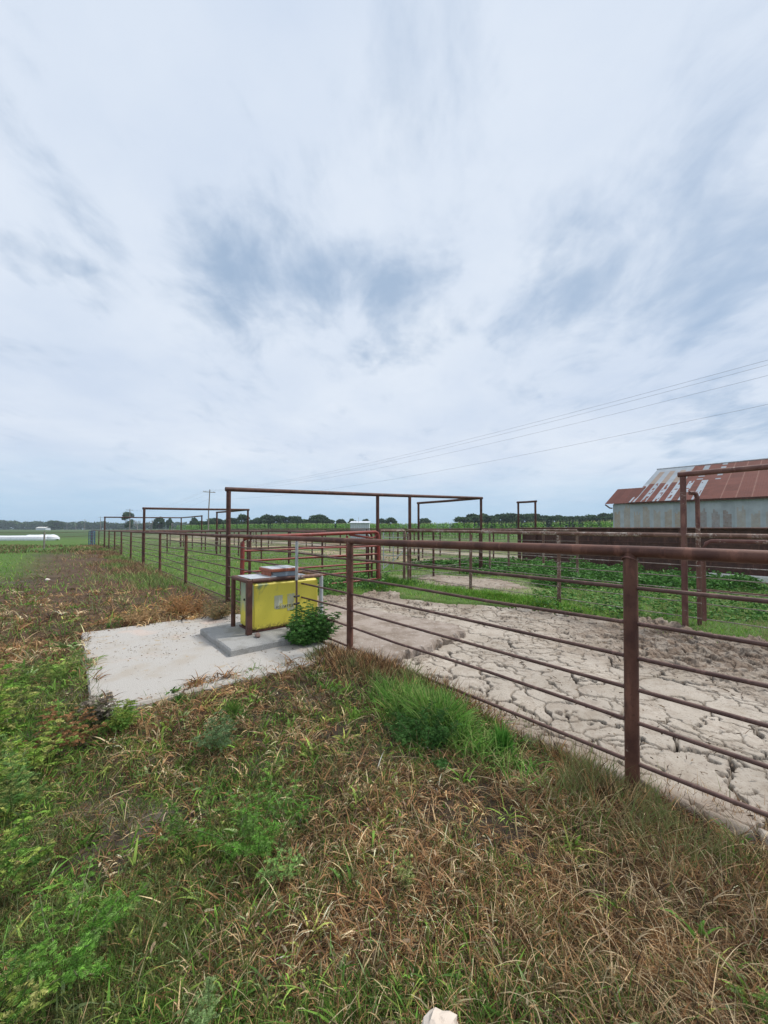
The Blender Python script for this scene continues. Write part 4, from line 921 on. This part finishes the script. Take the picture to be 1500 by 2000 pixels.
broad(1040, 1560, 1112, 1150, 26000, .55, .10, BL_); broad(900, 1300, 1098, 1125, 8000, .25, .12, BL_); broad(1040, 1800, 1140, 1205, 9000, .16, .07, BL_ + [(.25, .32, .1)])
broad(520, 760, 1120, 1160, 4000, .18, .08, BL_); broad(800, 1000, 1100, 1112, 4000, .3, .14, BL_)
o = bw.build('broadleaf_weeds', 'leaves'); tag(o, 'low leafy green weeds in the pens below the brown boards', 'weeds', kind='stuff')
# tall mixed weeds at the foot of the near fence further away, and a brown strip across the field
tw = Rib(); n = 9000; s_ = -.1 - np.abs(rng.standard_normal(n)) * .9; t_ = 12.5 + 34 * rng.random(n); cl_ = fbm(s_ * .8, t_ * .5, 320); k_ = (cl_ > .42) | (s_ > -.35)
s_, t_, cl_ = s_[k_], t_[k_], cl_[k_]; n = len(s_); q = np.array([3.833, 0]) + s_[:, None] * U + t_[:, None] * V
tw.add(np.column_stack([q, gz(q[:, 0], q[:, 1])]), heads(n, 1.3, .9), (.12 + .4 * rng.random(n)) * (.4 + cl_), .016 * np.clip(q[:, 1] / 15, .8, 2.2), clampc(np.where((fbm(s_, t_ * .4, 322) > .55)[:, None], pick(n, [(.2, .3, .08), (.13, .24, .06), (.3, .33, .12)]), pick(n, [(.30, .18, .10), (.4, .27, .14), (.19, .12, .075)]))), bend=.4, seg=3)
n = 7000; px_ = -200 + 440 * rng.random(n); d_ = 25 + 11 * rng.random(n); x_ = (px_ - 750) / F * d_; k_ = fbm(x_ * .3, d_ * .6, 323) > .44; x_, d_ = x_[k_], d_[k_]; n = len(x_)
tw.add(np.column_stack([x_, d_, gz(x_, d_)]), heads(n, 1.3, .9), .2 + .35 * rng.random(n), .05, clampc(pick(n, [(.2, .13, .08), (.14, .17, .06), (.26, .18, .1), (.1, .2, .05)])), bend=.4, seg=2)
o = tw.build('tall_weeds', 'leaves'); tag(o, 'tall mixed green and brown weeds along the foot of the near fence', 'weeds', kind='stuff')
dw_ = Rib(); n = 30000; s_ = -.16 + .26 * rng.standard_normal(n); t_ = -2.5 + 9.3 * rng.random(n); cl_ = fbm(s_ * 1.5, t_ * 1.2, 331); k_ = (cl_ > .34) & (s_ < .32 + .25 * (t_ < 3.0)) & ~((t_ > 3.7) & (t_ < 5.2) & (s_ < -.1)); s_, t_, cl_ = s_[k_], t_[k_], cl_[k_]
n = len(s_); q = np.array([3.833, 0]) + s_[:, None] * U + t_[:, None] * V; z_ = np.maximum(gz(q[:, 0], q[:, 1]), -.14)
pal_ = np.where((fbm(s_ * 2, t_ * 1.3, 333) > .56)[:, None], pick(n, [(.24, .27, .1), (.17, .22, .07), (.3, .24, .12)]), np.where((rng.random(n) < .5)[:, None], pick(n, STRAW), pick(n, DARKD)))
dw_.add(np.column_stack([q, z_ - .01]), heads(n, 1.5, 1), (.10 + .24 * rng.random(n)) * (.4 + 1.1 * cl_), (.0022 + .003 * rng.random(n)) * np.clip(q[:, 1] / 2.5, .8, 2), clampc(pal_), bend=.1 + .5 * rng.random(n), seg=4)
o = dw_.build('dry_weeds', 'blades'); tag(o, 'taller dry brown weeds along the foot of the near fence', 'weeds', kind='stuff')
md = Rib(); n = 5200; s_ = .1 + 4.9 * rng.random(n); t_ = -1 + 11.3 * rng.random(n); k_ = (mud_edge(s_, t_) > .05) & (fbm(s_ * 1.5, t_ * 1.5, 345) + .12 * (s_ > 2.4) + .1 * (mud_edge(s_, t_) < .5) > .52) & ~((s_ < 2.4) & (t_ > 6.1) & (t_ < 9.5)); s_, t_ = s_[k_], t_[k_]; n = len(s_)
q = np.array([3.833, 0]) + s_[:, None] * U + t_[:, None] * V
md.add(np.column_stack([q, np.full(n, -.09) + .01 * rng.random(n)]), heads(n, .15, 1), .015 + .07 * rng.random(n) ** 2, .004 + .012 * rng.random(n), clampc(pick(n, [(.16, .11, .075), (.1, .07, .05), (.3, .22, .15), (.22, .16, .11)])), bend=.1, seg=2)
o = md.build('dirt_crumbs', 'blades'); tag(o, 'dark crumbs of dung and stalks scattered on the cracked mud', 'litter', kind='stuff')
db = Rib(); n = 1500; s_ = -2.6 + 2.5 * rng.random(n); t_ = 6.65 + 3.2 * rng.random(n); k_ = ~((s_ > -1.3) & (t_ > 7.3) & (t_ < 8.8)) & (fbm(s_ * 2, t_ * 2, 341) + .25 * (np.minimum(np.minimum(s_ + 2.65, t_ - 6.6), 9.9 - t_) < .15) > .5); s_, t_ = s_[k_], t_[k_]; n = len(s_)
q = np.array([3.833, 0]) + s_[:, None] * U + t_[:, None] * V
db.add(np.column_stack([q, np.full(n, .055)]), heads(n, .1, 1), .008 + .04 * rng.random(n) ** 2, .003 + .009 * rng.random(n), clampc(pick(n, [(.3, .22, .14), (.2, .16, .12), (.14, .11, .09), (.45, .35, .22)])), bend=.0, seg=2)
o = db.build('straw_litter', 'blades'); tag(o, 'bits of straw and dirt scattered on the pale slab', 'litter', kind='stuff')
# dead litter leaves
lv = Rib(); n = 110; px_, py_, x_, y_ = sample(n * 3, 1500, 2100, -100, 1600); s_, t_ = to_st(x_, y_); k_ = s_ < -.2; x_, y_ = x_[k_], y_[k_]; n = len(x_)
lv.add(np.stack([x_, y_, gz(x_, y_) + .02 + .03 * rng.random(n)], 1), heads(n, .2, 1), .025 + .04 * rng.random(n),   .005 + .009 * rng.random(n), clampc(pick(n, [(.5, .42, .27), (.42, .3, .2), (.2, .25, .12), (.36, .24, .17)])), bend=.5, seg=4)
o = lv.build('fallen_leaves', 'leaves'); tag(o, 'scattered dry leaves and husks in the foreground grass', 'leaves', kind='stuff')

# ------------------------------------------------------------ corn field
cn = Rib()
CE = [(px_, d_) for px_, d_ in ((330, 190), (380, 175), (560, 130), (700, 92), (900, 62), (1100, 50), (1200, 44), (1330, 48), (1600, 50))]
CE = [((p_ - 750) / F * d_, d_) for p_, d_ in CE]
segs = []; 
for (a_, b_) in zip(CE[:-1], CE[1:]):
    a_ = np.array(a_); b_ = np.array(b_); L_ = np.linalg.norm(b_ - a_); dm = (a_[1] + b_[1]) / 2; nrm = np.array([-(b_ - a_)[1], (b_ - a_)[0]]) / L_
    if nrm[1] < 0: nrm = -nrm
    n = int(L_ * 8.5 * min(1.0, 95 / dm)) ; dep = rng.integers(0, 9, n) * .76 * (1.4 if dm > 90 else 1); f = rng.random(n)
    q = a_ + (b_ - a_) * f[:, None] + nrm * dep[:, None]; segs.append((q, np.full(n, dm)))
Q = np.concatenate([a_[0] for a_ in segs]); DM = np.concatenate([a_[1] for a_ in segs]); n = len(Q); z = gz(Q[:, 0], Q[:, 1])
hh = (2.35 + .25 * rng.random(n) + .25 * fbm(Q[:, 0] * .1, Q[:, 1] * .1, 401)) * np.where(Q[:, 0] < -45, .95, 1); wsc = np.clip(DM / 45, 1, 2.6)
upv = np.zeros((n, 3)); upv[:, 2] = 1
cn.add(np.column_stack([Q, z]), upv + .03 * rng.standard_normal((n, 3)), hh, .05 * wsc, clampc(pick(n, [(.12, .2, .05), (.15, .24, .06)])), bend=0, seg=2)
cn.add(np.column_stack([Q, z + hh * .93]), upv + .2 * rng.standard_normal((n, 3)), .32, .05 * wsc, clampc(pick(n, [(.46, .46, .2), (.4, .46, .17)])), bend=0, seg=2)
for j in range(9):
    f = .14 + .095 * j; ang = rng.random(n) * 6.283; c_ = pick(n, [(.10, .25, .04), (.14, .32, .05), (.17, .36, .06), (.22, .40, .09)])
    cn.add(np.column_stack([Q, z + hh * f]), np.stack([np.cos(ang), np.sin(ang), np.full(n, 1.1)], 1), .75 * (1.1 - .4 * f), .085 * wsc, clampc(c_), bend=.75, seg=3)
o = cn.build('corn_field', 'corn_leaf'); tag(o, 'tall green corn crop with pale tassels standing behind the pens', 'corn', kind='stuff')

# ------------------------------------------------------------ trees
def crown_mesh(name, seed, h, wdt, clumps, leafn, leaf, pal, low=.12, shape='dome', gap=0):
    r_ = np.random.default_rng(seed); R_ = Rib(); mb = MB()
    cs = []
    for q in range(clumps):
        a = r_.random() * 6.283; f = r_.random(); zz_ = low + (1 - low) * f
        rad = wdt / 2 * math.sqrt(max(.05, 1 - ((zz_ - .38) / .66) ** 2)) * (.35 + .6 * math.sqrt(r_.random()))
        cs.append((rad * math.cos(a), rad * math.sin(a), zz_ * h * .93, h * (.085 + .085 * r_.random())))
    for (cx, cy, cz, cr_) in cs:
        n = int(leafn * (.6 + .8 * r_.random())); v = r_.standard_normal((n, 3)); v /= np.linalg.norm(v, axis=1)[:, None]; v *= (cr_ * (.55 + .5 * r_.random(n)))[:, None]; v[:, 2] *= .75; v[:, 0] *= 1.25; v[:, 1] *= 1.25
        base = np.array([cx, cy, cz]) + v; tint = 1 + .25 * r_.standard_normal()
        R_.add(base, r_.standard_normal((n, 3)) + v * .6 / cr_, leaf * (.6 + .8 * r_.random(n)), leaf * .8, clampc(pick(n, pal) * max(.6, tint)), bend=.1, seg=2)
    mb.tube([(0, 0, -.5), (.1, 0, h * .25), (0, .1, h * .55)], h * .028, 7, r1=h * .01)
    for (cx, cy, cz, cr_) in cs[::2]: mb.tube([(0, 0, h * .22), (cx * .5, cy * .5, cz * .75), (cx, cy, cz)], h * .011, 5, r1=h * .003)
    return R_, mb
TP = [(.04, .085, .03), (.055, .105, .035), (.035, .07, .028), (.07, .12, .04)]
protos = []
def mk_tree(R_, mb, name):
    root = bpy.data.objects.new(name, None); C.collection.objects.link(root)
    cr_ = R_.build('crown', 'leaves', root) if R_ is not None else None; tk = mb.build('trunk', 'bark' if R_ is not None else 'dead_wood', root, world=False); return root
def copy_tree(o):
    c = o.copy(); C.collection.objects.link(c)
    for ch in list(o.children):
        k = ch.copy(); C.collection.objects.link(k); k.parent = c
    return c
used = set()
def place(kind, px_, top_py, d_, wpx, label, group=None, rz=0, z0=None):
    o = protos[kind]
    if kind in used: o = copy_tree(o)
    used.add(kind)
    x_ = (px_ - 750) / F * d_; zb_ = zg(x_, d_) if z0 is None else z0; ht = H + (HY - top_py) / F * d_ - zb_; wd_ = wpx / F * d_
    o.location = (x_, d_, zb_); o.scale = (wd_ / 10, wd_ / 10, ht / 10); o.rotation_euler = (0, 0, rz); tag(o, label, 'tree', group); return o
for sd_, cl_ in ((1, 26), (2, 34), (3, 20), (4, 30)):
    R_, mb = crown_mesh('t', sd_, 10, 10, cl_ + 14, 150, .75, TP); protos.append(mk_tree(R_, mb, 'broadleaf_tree'))
R_, mb = crown_mesh('t', 9, 10, 8, 15, 170, .6, TP, low=.2); protos.append(mk_tree(R_, mb, 'broadleaf_tree'))
def bare_tree(seed):
    r_ = np.random.default_rng(seed); mb = MB()
    def br(p, d_, L, r, lev):
        q = p + d_ * L; mb.tube([p, (p + q) / 2 + r_.standard_normal(3) * L * .05, q], r, 5, caps=False, r1=r * .65)
        if lev == 0: return
        for _ in range(3 if lev > 1 else 3):
            nd = d_ + r_.standard_normal(3) * .5; nd[2] = abs(nd[2]) * .8 + .25; nd /= np.linalg.norm(nd); br(p + d_ * L * (.55 + .45 * r_.random()), nd, L * (.55 + .2 * r_.random()), r * .62, lev - 1)
    br(np.array([0, 0, -.3]), np.array([0, 0, 1.0]), 3.4, .5, 4); return mb
protos.append(mk_tree(None, bare_tree(3), 'bare_tree')); protos.append(mk_tree(None, bare_tree(8), 'bare_tree'))
G1 = 'round trees behind the corn'
for j, (px_, top, d_, w_, lb) in enumerate([
    (398, 1018, 250, 34, 'low tree left of the nearest power pole'), (420, 1012, 250, 36, 'round tree directly right of the nearest power pole'), (436, 1016, 255, 26, 'small tree touching the left side of the tall near post'), (455, 1012, 250, 34, 'round tree just right of the tall near post'),
    (475, 1005, 245, 24, 'tall narrow tree behind the corner of the second frame'), (495, 1015, 260, 22, 'low bushy tree right of the tall narrow tree'), (506, 1011, 255, 24, 'middling tree left of the big pair of domes'), (524, 1006, 250, 36, 'left one of the pair of big domed trees'),
    (546, 1007, 250, 34, 'right one of the pair of big domed trees'), (575, 1008, 250, 34, 'wide round tree in the middle of the row'), (596, 1014, 258, 26, 'lower tree between the wide round trees'), (622, 1006, 250, 44, 'widest domed tree of the row'), (643, 1015, 262, 26, 'low tree trailing right of the widest dome'),
    (665, 1014, 250, 20, 'small tree just left of the white shed'), (688, 1013, 250, 18, 'small round tree above the white shed'), (714, 1014, 250, 16, 'small ragged tree at the right end of the shed roof'), (744, 1013, 250, 18, 'little dome tree right of the hinge post'), (763, 1011, 250, 22, 'slightly larger dome tree before the next tall post'), (830, 1012, 250, 26, 'low ragged tree under the short return beam')]):
    place(j % 4, px_, top, d_, w_, lb, G1, rz=j * 1.7)
tops = [(902, 1010), (922, 1004), (945, 1003), (958, 1007), (978, 1004), (1000, 1003), (1022, 1004), (1040, 1003), (1062, 1007), (1085, 1007), (1108, 1008), (1130, 1008), (1155, 1006), (1180, 1003), (1205, 1001)]
lbs = ['low rounded tree at the left tip of the right hand wood', 'second tree from the left of the right hand wood', 'tree right behind the tall corner post in the wood', 'tree just right of the tall corner post', 'tree a third of the way along the right hand wood', 'tree left of the small doorway frame', 'tree seen inside the small doorway frame',
       'high topped tree behind the right leg of the doorway frame', 'tree just right of the doorway frame', 'second tree right of the doorway frame', 'third tree right of the doorway frame', 'fourth tree right of the doorway frame', 'tree near the barn, second from the wall', 'last visible tree of the wood beside the barn wall', 'tree hidden partly by the barn corner']
for j, ((px_, top), lb) in enumerate(zip(tops, lbs)): place((j * 3) % 4, px_, top, 220 + (j % 3) * 9, 36, lb, 'trees of the dark wood at right', rz=j * 2.1)
place(4, 248, 999, 330, 26, 'single leafy tree with gaps behind the second power pole', rz=.5)
o = place(5, 268, 1003, 330, 26, 'bare dead tree right of the single leafy tree')
o = place(6, 296, 1004, 335, 28, 'bare dead tree inside the second tall frame'); o = copy_tree(protos[5]); x_ = (335 - 750) / F * 330; o.location = (x_, 330, zg(x_, 330)); o.scale = (.8, .8, 1.0); o.rotation_euler = (0, 0, 2); tag(o, 'thin bare tree right of the leafy pair', 'tree')
place(3, 311, 1010, 335, 18, 'small leafy tree between the bare ones', None, 1); place(2, 331, 1012, 335, 12, 'tiny leafy tree before the frame corner', None, 2); place(1, 379, 1011, 300, 14, 'small tree at the right end of the farthest frame', None, 2)
place(0, 107, 1017, 620, 30, 'big round tree standing out of the distant woods at left', None, 1)
# distant woods along the horizon
wd = Rib(); n = 26000
px_ = -700 + 1300 * rng.random(n); d_ = 760 + 40 * rng.random(n); topz = 10.5 + 8 * fbm(px_ * .045, px_ * 0, 501) - 2.5 * ss(px_, 130, 330); topz = topz + 3 * ss(-px_, -60, 0)
x_ = (px_ - 750) / F * d_; zz_ = topz * rng.random(n) ** .7
wd.add(np.stack([x_, d_, zz_], 1), rng.standard_normal((n, 3)), 4.0, 3.2, clampc(pick(n, TP)), bend=0, seg=2)
o = wd.build('distant_wood', 'leaves'); tag(o, 'dark bluish woods along the horizon at left', 'woods', kind='stuff')
n = 16000; wd = Rib(); px_ = 420 + 1500 * rng.random(n); d_ = 900 + 30 * rng.random(n); x_ = (px_ - 750) / F * d_; zz_ = (9 + 6 * fbm(px_ * .05, px_ * 0, 502)) * rng.random(n) ** .7
wd.add(np.stack([x_, d_, zz_], 1), rng.standard_normal((n, 3)), 4.5, 3.5, clampc(pick(n, TP)), bend=0, seg=2)
o = wd.build('distant_wood', 'leaves'); tag(o, 'thin far woods behind the corn and the sheds', 'woods', kind='stuff')

# ------------------------------------------------------------ haze
def haze(density):
    m, T = newmat('haze'); v = T.n('ShaderNodeVolumePrincipled'); v.inputs['Color'].default_value = (.72, .83, .95, 1); v.inputs['Density'].default_value = density
    v.inputs['Anisotropy'].default_value = .2
    o = T.n('ShaderNodeOutputMaterial'); T.l(v.outputs[0], o.inputs['Volume'])
    b = MB().box((0, 2980, 9), (7400, 6200, 26)).build('haze', 'haze'); tag(b, kind='stuff')
haze(.00026)
print('polys', sum(len(o.data.polygons) for o in C.objects if o.type == 'MESH'))
